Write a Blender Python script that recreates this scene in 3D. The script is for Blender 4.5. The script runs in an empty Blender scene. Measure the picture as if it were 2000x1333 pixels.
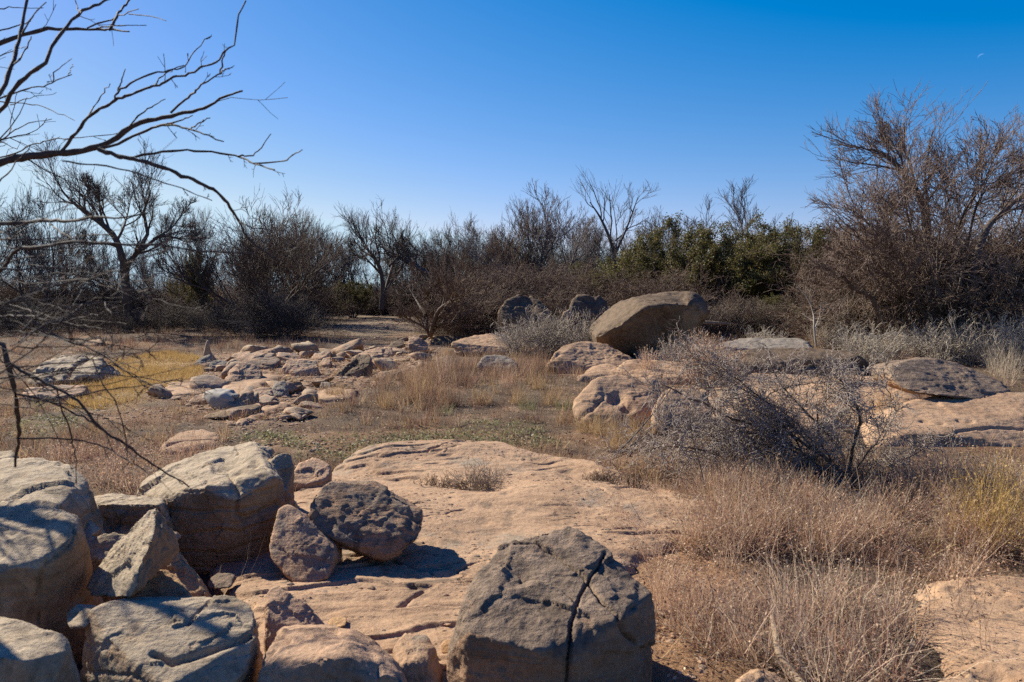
import bpy, bmesh, math
import numpy as np
from mathutils import Vector, Matrix

rng = np.random.default_rng(7)
SC = bpy.context.scene
COL = SC.collection

# ------------------------------------------------------------------ camera model (2000 x 1333 photo pixels)
F_PX = 1555.6
CAM = np.array([0.0, 0.0, 1.6])
PITCH = math.atan(76.5 / F_PX)
_R = np.array([1.0, 0, 0])
_F = np.array([0, math.cos(PITCH), -math.sin(PITCH)])
_U = np.array([0, math.sin(PITCH), math.cos(PITCH)])


def ray(px, py):
    px = np.asarray(px, float); py = np.asarray(py, float)
    d = _F + np.multiply.outer((px - 1000) / F_PX, _R) - np.multiply.outer((py - 666.5) / F_PX, _U)
    return d / d[..., 1:2]


def at(px, py, Y):
    """World point seen at a photo pixel, Y metres in front of the camera."""
    return CAM + ray(px, py) * np.asarray(Y, float)[..., None]


def project(P):
    q = np.asarray(P) - CAM
    z = q @ _F
    z = np.where(z < 0.05, 0.05, z)
    return 1000 + F_PX * (q @ _R) / z, 666.5 - F_PX * (q @ _U) / z


# ------------------------------------------------------------------ noise
def _hash(ix, iy, iz, seed):
    h = (ix.astype(np.uint32) * np.uint32(374761393) + iy.astype(np.uint32) * np.uint32(668265263)
         + iz.astype(np.uint32) * np.uint32(2147483647) + np.uint32((seed * 974711 + 12345) & 0xffffffff))
    h = (h ^ (h >> np.uint32(13))) * np.uint32(1274126177)
    h = (h ^ (h >> np.uint32(16))) * np.uint32(2246822519)
    h = h ^ (h >> np.uint32(15))
    return h.astype(np.float64) / 4294967295.0


def vnoise(p, seed=0):
    p = np.asarray(p, float)
    i = np.floor(p).astype(np.int64)
    f = p - i
    u = f * f * f * (f * (f * 6 - 15) + 10)
    ix, iy, iz = i[..., 0], i[..., 1], i[..., 2]
    r = 0
    for dx in (0, 1):
        wx = u[..., 0] if dx else 1 - u[..., 0]
        for dy in (0, 1):
            wy = u[..., 1] if dy else 1 - u[..., 1]
            for dz in (0, 1):
                wz = u[..., 2] if dz else 1 - u[..., 2]
                r = r + wx * wy * wz * _hash(ix + dx, iy + dy, iz + dz, seed)
    return r * 2 - 1


ROT = np.array([[0.00, 0.80, 0.60], [-0.80, 0.36, -0.48], [-0.60, -0.48, 0.64]])


def fbm(p, octv=5, gain=0.5, seed=0, ridged=False):
    p = np.asarray(p, float)
    a, s, r = 1.0, 0.0, 0
    for o in range(octv):
        n = vnoise(p, seed + o * 17)
        if ridged:
            n = 1 - 2 * np.abs(n)
        r = r + a * n
        s += a
        a *= gain
        p = p @ ROT.T * 2.03 + 11.3
    return r / s


def fbm2(x, y, octv=4, gain=0.5, seed=0):
    x = np.asarray(x, float)
    return fbm(np.stack([x, np.asarray(y, float), np.full_like(x, 3.7 + seed)], -1), octv, gain, seed)


def sstep(a, b, x):
    t = np.clip((x - a) / (b - a), 0, 1)
    return t * t * (3 - 2 * t)


def pit_noise(p, seed=0):
    """Distance to the nearest jittered cell point."""
    p = np.asarray(p, float)
    i = np.floor(p).astype(np.int64)
    best = np.full(p.shape[:-1], 9.0)
    for dx in (-1, 0, 1):
        for dy in (-1, 0, 1):
            for dz in (-1, 0, 1):
                c = i + np.array([dx, dy, dz])
                q = c + np.stack([_hash(c[..., 0], c[..., 1], c[..., 2], seed + k) for k in (1, 2, 3)], -1)
                best = np.minimum(best, ((q - p) ** 2).sum(-1))
    return np.sqrt(best)


# ------------------------------------------------------------------ terrain
def H(x, y):
    x = np.asarray(x, float); y = np.asarray(y, float)
    base = 0.022 * np.maximum(0, y - 12)
    base = np.where(y > 48, 0.022 * 36 + 0.004 * (y - 48), base)
    # lower ground far to the left, a low hill to the right and a gentle rise in the middle
    base = base - 0.9 * sstep(8, 22, -x) * sstep(38, 70, y)
    base = base + 4.0 * sstep(6, 45, x) * sstep(30, 72, y) + 0.9 * sstep(-12, 2, x) * sstep(44, 64, y)
    base = base + 0.14 * sstep(2.5, 7, x) * sstep(9, 14, y)
    n = 0.10 * fbm2(x * 0.22, y * 0.22, 3, seed=3) * sstep(4, 10, y) + 0.035 * fbm2(x * 1.1, y * 1.1, 3, seed=5) * sstep(3, 7, y)
    return base + n


def gnd(px, py):
    """Ground point under a photo pixel (vectorised)."""
    px = np.atleast_1d(np.asarray(px, float)); py = np.atleast_1d(np.asarray(py, float))
    d = ray(px, py)
    Y = np.geomspace(1.5, 400, 1400)
    P = CAM + d[:, None, :] * Y[None, :, None]
    below = P[..., 2] < H(P[..., 0], P[..., 1])
    k = np.where(below.any(1), below.argmax(1), len(Y) - 1)
    k = np.maximum(k, 1)
    a, b = Y[k - 1], Y[k]
    for _ in range(16):
        m = (a + b) / 2
        q = CAM + d * m[:, None]
        bl = q[:, 2] < H(q[:, 0], q[:, 1])
        b = np.where(bl, m, b); a = np.where(bl, a, m)
    q = CAM + d * b[:, None]
    return q


def in_poly(x, y, poly):
    x = np.asarray(x); y = np.asarray(y)
    c = np.zeros(x.shape, bool)
    n = len(poly)
    for i in range(n):
        x1, y1 = poly[i]; x2, y2 = poly[(i + 1) % n]
        if y1 == y2:
            continue
        cond = ((y1 > y) != (y2 > y)) & (x < (x2 - x1) * (y - y1) / (y2 - y1) + x1)
        c ^= cond
    return c


def poly_dist(x, y, pl, closed=True):
    d = np.full(np.shape(x), 1e9)
    n = len(pl)
    for i in range(n if closed else n - 1):
        ax, ay = pl[i]; bx, by = pl[(i + 1) % n]
        vx, vy = bx - ax, by - ay
        L = vx * vx + vy * vy + 1e-12
        t = np.clip(((x - ax) * vx + (y - ay) * vy) / L, 0, 1)
        d = np.minimum(d, np.hypot(x - ax - t * vx, y - ay - t * vy))
    return d


def px_poly(pl):
    pl = np.array(pl, float)
    return gnd(pl[:, 0], pl[:, 1])[:, :2]


# ------------------------------------------------------------------ mesh helpers
def mk_mesh(name, verts, faces, attrs=None, smooth=True, col=None):
    """verts (n,3); faces: array (m,k) or list of such arrays; attrs {name: per-vertex float}; col (n,3)."""
    me = bpy.data.meshes.new(name)
    if not isinstance(faces, (list, tuple)):
        faces = [faces]
    faces = [np.asarray(f, np.int32) for f in faces if len(f)]
    verts = np.ascontiguousarray(verts, np.float32)
    me.vertices.add(len(verts))
    me.vertices.foreach_set("co", verts.ravel())
    loops = np.concatenate([f.ravel() for f in faces])
    sizes = np.concatenate([np.full(len(f), f.shape[1], np.int32) for f in faces])
    starts = np.concatenate([[0], np.cumsum(sizes)[:-1]]).astype(np.int32)
    me.loops.add(len(loops))
    me.loops.foreach_set("vertex_index", loops.astype(np.int32))
    me.polygons.add(len(sizes))
    me.polygons.foreach_set("loop_start", starts)
    me.polygons.foreach_set("use_smooth", np.full(len(sizes), bool(smooth)))
    me.update(calc_edges=True)
    for k, v in (attrs or {}).items():
        a = me.attributes.new(k, 'FLOAT', 'POINT')
        a.data.foreach_set("value", np.ascontiguousarray(v, np.float32))
    if col is not None:
        a = me.attributes.new("col", 'FLOAT_COLOR', 'POINT')
        c = np.ones((len(verts), 4), np.float32)
        c[:, :3] = col
        a.data.foreach_set("color", c.ravel())
    return me


def link(name, me, mat=None, parent=None, loc=None):
    o = bpy.data.objects.new(name, me)
    COL.objects.link(o)
    if mat is not None and me is not None and len(me.materials) == 0:
        me.materials.append(mat)
    if parent is not None:
        o.parent = parent
    if loc is not None:
        o.location = loc
    return o


def tag(o, label, cat, group=None, kind=None):
    if label: o["label"] = label
    if cat: o["category"] = cat
    if group: o["group"] = group
    if kind: o["kind"] = kind
    return o


_ico = {}


def ico(level):
    if level not in _ico:
        bm = bmesh.new()
        bmesh.ops.create_icosphere(bm, subdivisions=level, radius=1.0)
        v = np.array([x.co[:] for x in bm.verts])
        bm.verts.index_update()
        f = np.array([[q.index for q in fc.verts] for fc in bm.faces], np.int32)
        bm.free()
        _ico[level] = (v / np.linalg.norm(v, axis=1)[:, None], f)
    return _ico[level]


def tubes(groups, sides=3):
    """groups: list of (pts (M,N,3), rad (M,N)) -> verts, quads."""
    V, Q, off = [], [], 0
    for pts, rad in groups:
        if len(pts) == 0:
            continue
        M, N, _ = pts.shape
        T = np.gradient(pts, axis=1)
        T /= np.linalg.norm(T, axis=2, keepdims=True) + 1e-9
        ref = np.array([0.31, -0.52, 0.79])
        ax = T.mean(1)
        alt = np.abs(ax @ ref) / (np.linalg.norm(ax, axis=1) + 1e-9) > 0.9
        R = np.where(alt[:, None], np.array([0.9, 0.4, -0.1]), ref)[:, None, :]
        A = np.cross(T, R); A /= np.linalg.norm(A, axis=2, keepdims=True) + 1e-9
        B = np.cross(T, A)
        th = np.arange(sides) * 2 * np.pi / sides
        v = pts[:, :, None, :] + rad[:, :, None, None] * (A[:, :, None, :] * np.cos(th)[None, None, :, None] + B[:, :, None, :] * np.sin(th)[None, None, :, None])
        V.append(v.reshape(-1, 3))
        base = (np.arange(M)[:, None, None] * N + np.arange(N - 1)[None, :, None]) * sides
        k = np.arange(sides)[None, None, :]
        k2 = (k + 1) % sides
        q = np.stack([base + k, base + k2, base + sides + k2, base + sides + k], -1).reshape(-1, 4) + off
        Q.append(q)
        off += M * N * sides
    return np.concatenate(V), np.concatenate(Q)


def ribbons(pts, wid, side=None, g=None):
    """Flat blades: pts (M,N,3), wid (M,N) -> verts, quads; each blade turned its own way."""
    g = g or rng
    M, N, _ = pts.shape
    if side is None:
        a = g.uniform(0, 2 * np.pi, M)
        side = np.stack([np.cos(a), np.sin(a), g.normal(0, .25, M)], -1)
    s = side[:, None, :] * wid[:, :, None] * 0.5
    v = np.stack([pts - s, pts + s], 2).reshape(-1, 3)
    b = (np.arange(M)[:, None] * N + np.arange(N - 1)[None, :]) * 2
    q = np.stack([b, b + 1, b + 3, b + 2], -1).reshape(-1, 4)
    return v, q


def norm(v):
    return v / (np.linalg.norm(v, axis=-1, keepdims=True) + 1e-9)


def grow(start, d, L, N, wander=0.15, up=0.0, g=None, kink=0.0):
    g = g or rng
    M = len(start)
    pts = np.empty((M, N, 3))
    pts[:, 0] = start
    d = norm(d)
    step = (L / (N - 1))[:, None]
    for i in range(1, N):
        d = d + g.normal(0, wander, (M, 3))
        if kink:
            d = d + g.normal(0, kink, (M, 3)) * (g.random((M, 1)) < 0.3)
        d[:, 2] += up
        d = norm(d)
        pts[:, i] = pts[:, i - 1] + d * step
    return pts


def spawn(pp, pr, n, t=(0.25, 1.0), ratio=(0.35, 0.6), ang=(25, 60), N=6, wander=0.15, up=0.05, rr=0.6, rmin=0.003, g=None, kink=0.0, absL=None, tip=0.35, upbias=0.0):
    """n children on every parent polyline."""
    g = g or rng
    M, NP, _ = pp.shape
    tt = t[0] + (t[1] - t[0]) * (np.arange(n)[None, :] + g.random((M, n))) / n
    f = np.clip(tt, 0, 0.9999) * (NP - 1)
    i = f.astype(int); fr = (f - i)[..., None]
    m = np.arange(M)[:, None]
    S = pp[m, i] * (1 - fr) + pp[m, i + 1] * fr
    T = norm(pp[m, i + 1] - pp[m, i])
    R = pr[m, i] * (1 - fr[..., 0]) + pr[m, i + 1] * fr[..., 0]
    Lp = np.linalg.norm(np.diff(pp, axis=1), axis=2).sum(1)[:, None]
    L = Lp * g.uniform(*ratio, (M, n)) * (1.15 - 0.55 * tt)
    if absL:
        L = g.uniform(*absL, (M, n))
    a = np.radians(g.uniform(*ang, (M, n)))[..., None]
    rnd = norm(np.cross(T, g.normal(0, 1, (M, n, 3)) + np.array([0, 0, upbias])))
    rnd = norm(np.cross(rnd, T)) if upbias else rnd
    d = T * np.cos(a) + rnd * np.sin(a)
    S, d, L = S.reshape(-1, 3), d.reshape(-1, 3), L.ravel()
    P = grow(S, d, L, N, wander, up, g, kink)
    r0 = np.maximum(R.ravel() * rr, rmin)
    k = np.linspace(0, 1, N)[None, :]
    rad = np.maximum(r0[:, None] * (1 - (1 - tip) * k), rmin * 0.7)
    return P, rad


def curve_through(pts, N):
    """Catmull-Rom resample of a control polyline (k,d) to N points."""
    P = np.asarray(pts, float)
    if len(P) == 2:
        t = np.linspace(0, 1, N)[:, None]
        return P[0] * (1 - t) + P[1] * t
    E = np.vstack([2 * P[0] - P[1], P, 2 * P[-1] - P[-2]])
    s = np.concatenate([[0], np.cumsum(np.linalg.norm(np.diff(P[:, :2], axis=0), axis=1))])
    u = np.linspace(0, s[-1], N)
    k = np.clip(np.searchsorted(s, u, side='right') - 1, 0, len(P) - 2)
    t = ((u - s[k]) / (s[k + 1] - s[k] + 1e-9))[:, None]
    a, b, c, d = E[k], E[k + 1], E[k + 2], E[k + 3]
    return 0.5 * ((2 * b) + (c - a) * t + (2 * a - 5 * b + 4 * c - d) * t ** 2 + (3 * b - a - 3 * c + d) * t ** 3)


# ------------------------------------------------------------------ materials
def new_mat(name):
    m = bpy.data.materials.new(name)
    m.use_nodes = True
    nt = m.node_tree
    nt.nodes.clear()
    out = nt.nodes.new('ShaderNodeOutputMaterial')
    return m, nt, out


def N_(nt, kind, **kw):
    n = nt.nodes.new(kind)
    for k, v in kw.items():
        if k in n.inputs:
            n.inputs[k].default_value = v
        else:
            setattr(n, k, v)
    return n


def ramp(nt, fac, stops):
    r = nt.nodes.new('ShaderNodeValToRGB')
    e = r.color_ramp.elements
    while len(e) < len(stops):
        e.new(0.5)
    for i, (p, c) in enumerate(stops):
        e[i].position = p
        e[i].color = (*c, 1) if len(c) == 3 else c
    nt.links.new(fac, r.inputs[0])
    return r.outputs[0]


def mix(nt, fac, a, b, mode='MIX'):
    m = nt.nodes.new('ShaderNodeMix')
    m.data_type = 'RGBA'
    m.blend_type = mode
    for s, v in ((m.inputs[0], fac), (m.inputs[6], a), (m.inputs[7], b)):
        if hasattr(v, 'is_linked'):
            nt.links.new(v, s)
        elif isinstance(v, (int, float)):
            s.default_value = v
        else:
            s.default_value = (*v, 1)
    return m.outputs[2]


def math_(nt, op, a, b=None, c=None, clamp=False):
    m = nt.nodes.new('ShaderNodeMath')
    m.operation = op
    m.use_clamp = clamp
    for s, v in zip(m.inputs, (a, b, c)):
        if v is None:
            continue
        if hasattr(v, 'is_linked'):
            nt.links.new(v, s)
        else:
            s.default_value = v
    return m.outputs[0]


def noise_tex(nt, vec, scale, detail=6, rough=0.6, dist=0.0):
    n = N_(nt, 'ShaderNodeTexNoise')
    n.inputs['Scale'].default_value = scale
    n.inputs['Detail'].default_value = detail
    n.inputs['Roughness'].default_value = rough
    n.inputs['Distortion'].default_value = dist
    nt.links.new(vec, n.inputs['Vector'])
    return n.outputs['Fac']


def mapping(nt, vec, scale=(1, 1, 1), rot=(0, 0, 0)):
    m = N_(nt, 'ShaderNodeMapping')
    m.inputs['Scale'].default_value = scale
    m.inputs['Rotation'].default_value = rot
    nt.links.new(vec, m.inputs['Vector'])
    return m.outputs[0]


def sandstone(name, body_a, body_b, pat_a, pat_b, lichen=0.25, bump=0.5, fine=1.0):
    """Layered sandstone: warm body, grey weathering skin where the 'pat' attribute says, lichen specks, fine grain."""
    m, nt, out = new_mat(name)
    tc = N_(nt, 'ShaderNodeTexCoord')
    oi = N_(nt, 'ShaderNodeObjectInfo')
    va = N_(nt, 'ShaderNodeVectorMath', operation='MULTIPLY_ADD')
    nt.links.new(oi.outputs['Random'], va.inputs[0]); va.inputs[1].default_value = (13.7, 7.1, 5.3)
    nt.links.new(tc.outputs['Object'], va.inputs[2])
    P = va.outputs[0]
    big = noise_tex(nt, P, 2.2, 5, 0.62)
    med = noise_tex(nt, P, 9.0, 6, 0.65)
    fin = noise_tex(nt, P, 55.0, 5, 0.7)
    strat = noise_tex(nt, mapping(nt, P, (1.2, 1.2, 22), (0.08, 0.05, 0)), 1.4, 4, 0.6)
    body = ramp(nt, big, [(0.28, body_b), (0.52, body_a), (0.75, tuple(min(1, c * 1.13) for c in body_a))])
    body = mix(nt, math_(nt, 'MULTIPLY', sub_ramp(nt, strat, 0.5, 0.7), 0.45), body, tuple(c * 0.66 for c in body_b))
    body = mix(nt, math_(nt, 'MULTIPLY', sub_ramp(nt, med, 0.52, 0.75), 0.35), body, (body_a[0] * 1.0, body_a[1] * 0.82, body_a[2] * 0.66))
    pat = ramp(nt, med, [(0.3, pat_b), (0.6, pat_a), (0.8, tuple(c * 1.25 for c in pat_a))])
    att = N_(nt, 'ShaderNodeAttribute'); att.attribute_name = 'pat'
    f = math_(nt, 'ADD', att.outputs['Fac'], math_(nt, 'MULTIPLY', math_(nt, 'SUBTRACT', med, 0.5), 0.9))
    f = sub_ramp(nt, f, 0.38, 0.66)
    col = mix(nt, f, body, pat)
    # pale lichen / mineral specks
    vo = N_(nt, 'ShaderNodeTexNoise'); vo.inputs['Scale'].default_value = 26; vo.inputs['Detail'].default_value = 8; vo.inputs['Roughness'].default_value = 0.72
    nt.links.new(P, vo.inputs['Vector'])
    lf = math_(nt, 'MULTIPLY', sub_ramp(nt, vo.outputs['Fac'], 0.6, 0.72), lichen)
    col = mix(nt, lf, col, (0.50, 0.45, 0.38))
    dk = math_(nt, 'MULTIPLY', sub_ramp(nt, noise_tex(nt, P, 40, 6, 0.75), 0.62, 0.74), 0.5)
    col = mix(nt, dk, col, tuple(c * 0.42 for c in body_b))
    col = mix(nt, 0.6, col, ramp(nt, fin, [(0.25, (0.45, 0.45, 0.45)), (0.5, (1, 1, 1)), (0.8, (1.35, 1.3, 1.25))]), 'MULTIPLY')
    st = noise_tex(nt, mapping(nt, P, (1, 1, 0.55)), 4.5, 6, 0.7, 1.2)
    col = mix(nt, math_(nt, 'MULTIPLY', sub_ramp(nt, st, 0.52, 0.66), 0.65), col, tuple(c * 0.5 for c in pat_b))
    st2 = noise_tex(nt, P, 7.5, 7, 0.72, 0.8)
    col = mix(nt, math_(nt, 'MULTIPLY', sub_ramp(nt, st2, 0.56, 0.66), 0.4), col, tuple(min(1, c * 1.35) for c in body_a))
    hgx = noise_tex(nt, P, 150, 4, 0.7)
    b = N_(nt, 'ShaderNodeBsdfPrincipled')
    nt.links.new(col, b.inputs['Base Color'])
    b.inputs['Roughness'].default_value = 0.92
    b.inputs['Specular IOR Level'].default_value = 0.2
    hgt = math_(nt, 'ADD', math_(nt, 'MULTIPLY', med, 0.9), math_(nt, 'ADD', math_(nt, 'MULTIPLY', fin, 0.35), math_(nt, 'ADD', math_(nt, 'MULTIPLY', strat, 0.7), math_(nt, 'MULTIPLY', hgx, 0.14))))
    bp = N_(nt, 'ShaderNodeBump')
    bp.inputs['Strength'].default_value = bump
    bp.inputs['Distance'].default_value = 0.05 * fine
    nt.links.new(hgt, bp.inputs['Height'])
    nt.links.new(bp.outputs[0], b.inputs['Normal'])
    nt.links.new(b.outputs[0], out.inputs[0])
    return m


def sub_ramp(nt, v, a, b):
    mr = N_(nt, 'ShaderNodeMapRange')
    mr.interpolation_type = 'SMOOTHSTEP'
    mr.inputs['From Min'].default_value = a
    mr.inputs['From Max'].default_value = b
    nt.links.new(v, mr.inputs['Value'])
    return mr.outputs[0]


def col_attr_mat(name, transl=0.4, rough=0.75, jit=0.0, spec=0.25):
    """Blades and leaves: colour from the mesh, some light let through."""
    m, nt, out = new_mat(name)
    a = N_(nt, 'ShaderNodeAttribute'); a.attribute_name = 'col'
    col = a.outputs['Color']
    b = N_(nt, 'ShaderNodeBsdfPrincipled')
    b.inputs['Roughness'].default_value = rough
    b.inputs['Specular IOR Level'].default_value = spec
    nt.links.new(col, b.inputs['Base Color'])
    sh = b.outputs[0]
    if transl > 0:
        t = N_(nt, 'ShaderNodeBsdfTranslucent')
        nt.links.new(col, t.inputs['Color'])
        ms = N_(nt, 'ShaderNodeMixShader')
        ms.inputs[0].default_value = transl
        nt.links.new(b.outputs[0], ms.inputs[1]); nt.links.new(t.outputs[0], ms.inputs[2])
        sh = ms.outputs[0]
    nt.links.new(sh, out.inputs[0])
    return m


def bark(name, a, c, scale=30, var=0.25):
    m, nt, out = new_mat(name)
    tc = N_(nt, 'ShaderNodeTexCoord')
    oi = N_(nt, 'ShaderNodeObjectInfo')
    n = noise_tex(nt, tc.outputs['Object'], scale, 5, 0.7)
    col = ramp(nt, n, [(0.3, c), (0.7, a)])
    k = math_(nt, 'ADD', math_(nt, 'MULTIPLY', oi.outputs['Random'], 2 * var), 1 - var)
    hs = N_(nt, 'ShaderNodeHueSaturation')
    nt.links.new(k, hs.inputs['Value']); nt.links.new(col, hs.inputs['Color'])
    b = N_(nt, 'ShaderNodeBsdfPrincipled')
    b.inputs['Roughness'].default_value = 0.85
    b.inputs['Specular IOR Level'].default_value = 0.25
    nt.links.new(hs.outputs[0], b.inputs['Base Color'])
    bp = N_(nt, 'ShaderNodeBump'); bp.inputs['Strength'].default_value = 0.5; bp.inputs['Distance'].default_value = 0.01
    nt.links.new(n, bp.inputs['Height']); nt.links.new(bp.outputs[0], b.inputs['Normal'])
    nt.links.new(b.outputs[0], out.inputs[0])
    return m


MAT = {}
# slab bedrock: warm tan with little grey skin
MAT['slab'] = sandstone('sandstone_slab', (0.37, 0.232, 0.138), (0.272, 0.162, 0.094), (0.27, 0.205, 0.145), (0.18, 0.135, 0.095), 0.18, 0.45)
# pale grey-beige boulders of the left pile, brown flanks
MAT['pale'] = sandstone('sandstone_pale', (0.30, 0.195, 0.115), (0.19, 0.115, 0.065), (0.37, 0.285, 0.195), (0.25, 0.185, 0.12), 0.2, 0.5)
# dark pitted boulders
MAT['dark'] = sandstone('sandstone_dark', (0.31, 0.185, 0.11), (0.21, 0.12, 0.07), (0.235, 0.165, 0.115), (0.12, 0.084, 0.06), 0.12, 0.7)
# pink-brown loose stones
MAT['pink'] = sandstone('sandstone_pink', (0.40, 0.25, 0.155), (0.28, 0.165, 0.10), (0.26, 0.195, 0.14), (0.17, 0.125, 0.09), 0.25, 0.5)
MAT['ochre'] = sandstone('sandstone_ochre', (0.38, 0.225, 0.11), (0.30, 0.155, 0.065), (0.25, 0.18, 0.12), (0.16, 0.11, 0.08), 0.2, 0.5)
MAT['bluegrey'] = sandstone('stone_grey', (0.29, 0.225, 0.165), (0.2, 0.15, 0.11), (0.255, 0.21, 0.165), (0.17, 0.138, 0.108), 0.2, 0.4)
MAT['olive'] = sandstone('sandstone_olive', (0.27, 0.175, 0.105), (0.17, 0.105, 0.06), (0.155, 0.104, 0.064), (0.08, 0.053, 0.035), 0.12, 0.6)
MAT['grass'] = col_attr_mat('dry_grass_blade', 0.35)
MAT['leaf'] = col_attr_mat('leaf_spray', 0.35, 0.6)
MAT['bark_dark'] = bark('bark_dark', (0.145, 0.108, 0.084), (0.06, 0.044, 0.035))
MAT['bark_grey'] = bark('bark_grey', (0.17, 0.14, 0.13), (0.08, 0.065, 0.06))
MAT['bark_brown'] = bark('bark_brown', (0.165, 0.112, 0.08), (0.07, 0.046, 0.033))
MAT['twig_brown'] = bark('twig_brown', (0.205, 0.138, 0.098), (0.105, 0.068, 0.048))
MAT['twig_rose'] = bark('twig_rose', (0.30, 0.215, 0.17), (0.16, 0.11, 0.088))
MAT['twig_grey'] = bark('twig_grey', (0.29, 0.22, 0.165), (0.15, 0.112, 0.085))
MAT['twig_pale'] = bark('twig_pale', (0.46, 0.385, 0.30), (0.27, 0.22, 0.17))
MAT['bark_near'] = bark('bark_near', (0.12, 0.083, 0.064), (0.045, 0.031, 0.024), 60, 0.05)


# ------------------------------------------------------------------ rocks
FOOT = []          # convex footprints (xy polygons) where no grass grows


def hull_planes(P, merge=0.985):
    bm = bmesh.new()
    for p in P:
        bm.verts.new(p)
    r = bmesh.ops.convex_hull(bm, input=bm.verts)
    bm.normal_update()
    c = P.mean(0)
    pl = []
    for f in bm.faces:
        n = np.array(f.normal[:])
        if np.linalg.norm(n) < 0.5 or f.calc_area() < 1e-6:
            continue
        d = (P @ n).max()
        if n @ (np.array(f.verts[0].co[:]) - c) < 0:
            n = -n
            d = (P @ n).max()
        for q in pl:
            if q[0] @ n > merge:
                break
        else:
            pl.append((n, d))
    bm.free()
    return np.array([q[0] for q in pl]), np.array([q[1] for q in pl])


def hull2d(xy):
    pts = sorted(map(tuple, xy))
    def half(ps):
        h = []
        for p in ps:
            while len(h) > 1 and (h[-1][0] - h[-2][0]) * (p[1] - h[-2][1]) - (h[-1][1] - h[-2][1]) * (p[0] - h[-2][0]) <= 0:
                h.pop()
            h.append(p)
        return h
    a, b = half(pts), half(pts[::-1])
    return a[:-1] + b[:-1]


def facet_noise(p, seed=0):
    i = np.floor(p).astype(np.int64)
    best = np.full(p.shape[:-1], 9.0); val = np.zeros(p.shape[:-1])
    for dx in (-1, 0, 1):
        for dy in (-1, 0, 1):
            for dz in (-1, 0, 1):
                c = i + np.array([dx, dy, dz])
                h = [_hash(c[..., 0], c[..., 1], c[..., 2], seed + k) for k in range(1, 7)]
                q = c + np.stack(h[:3], -1)
                d = ((q - p) ** 2).sum(-1)
                t = np.stack(h[3:], -1) * 2 - 1
                v = ((p - q) * t).sum(-1) + 0.35 * t[..., 0]
                m = d < best
                best = np.where(m, d, best); val = np.where(m, v, val)
    return val


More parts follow.
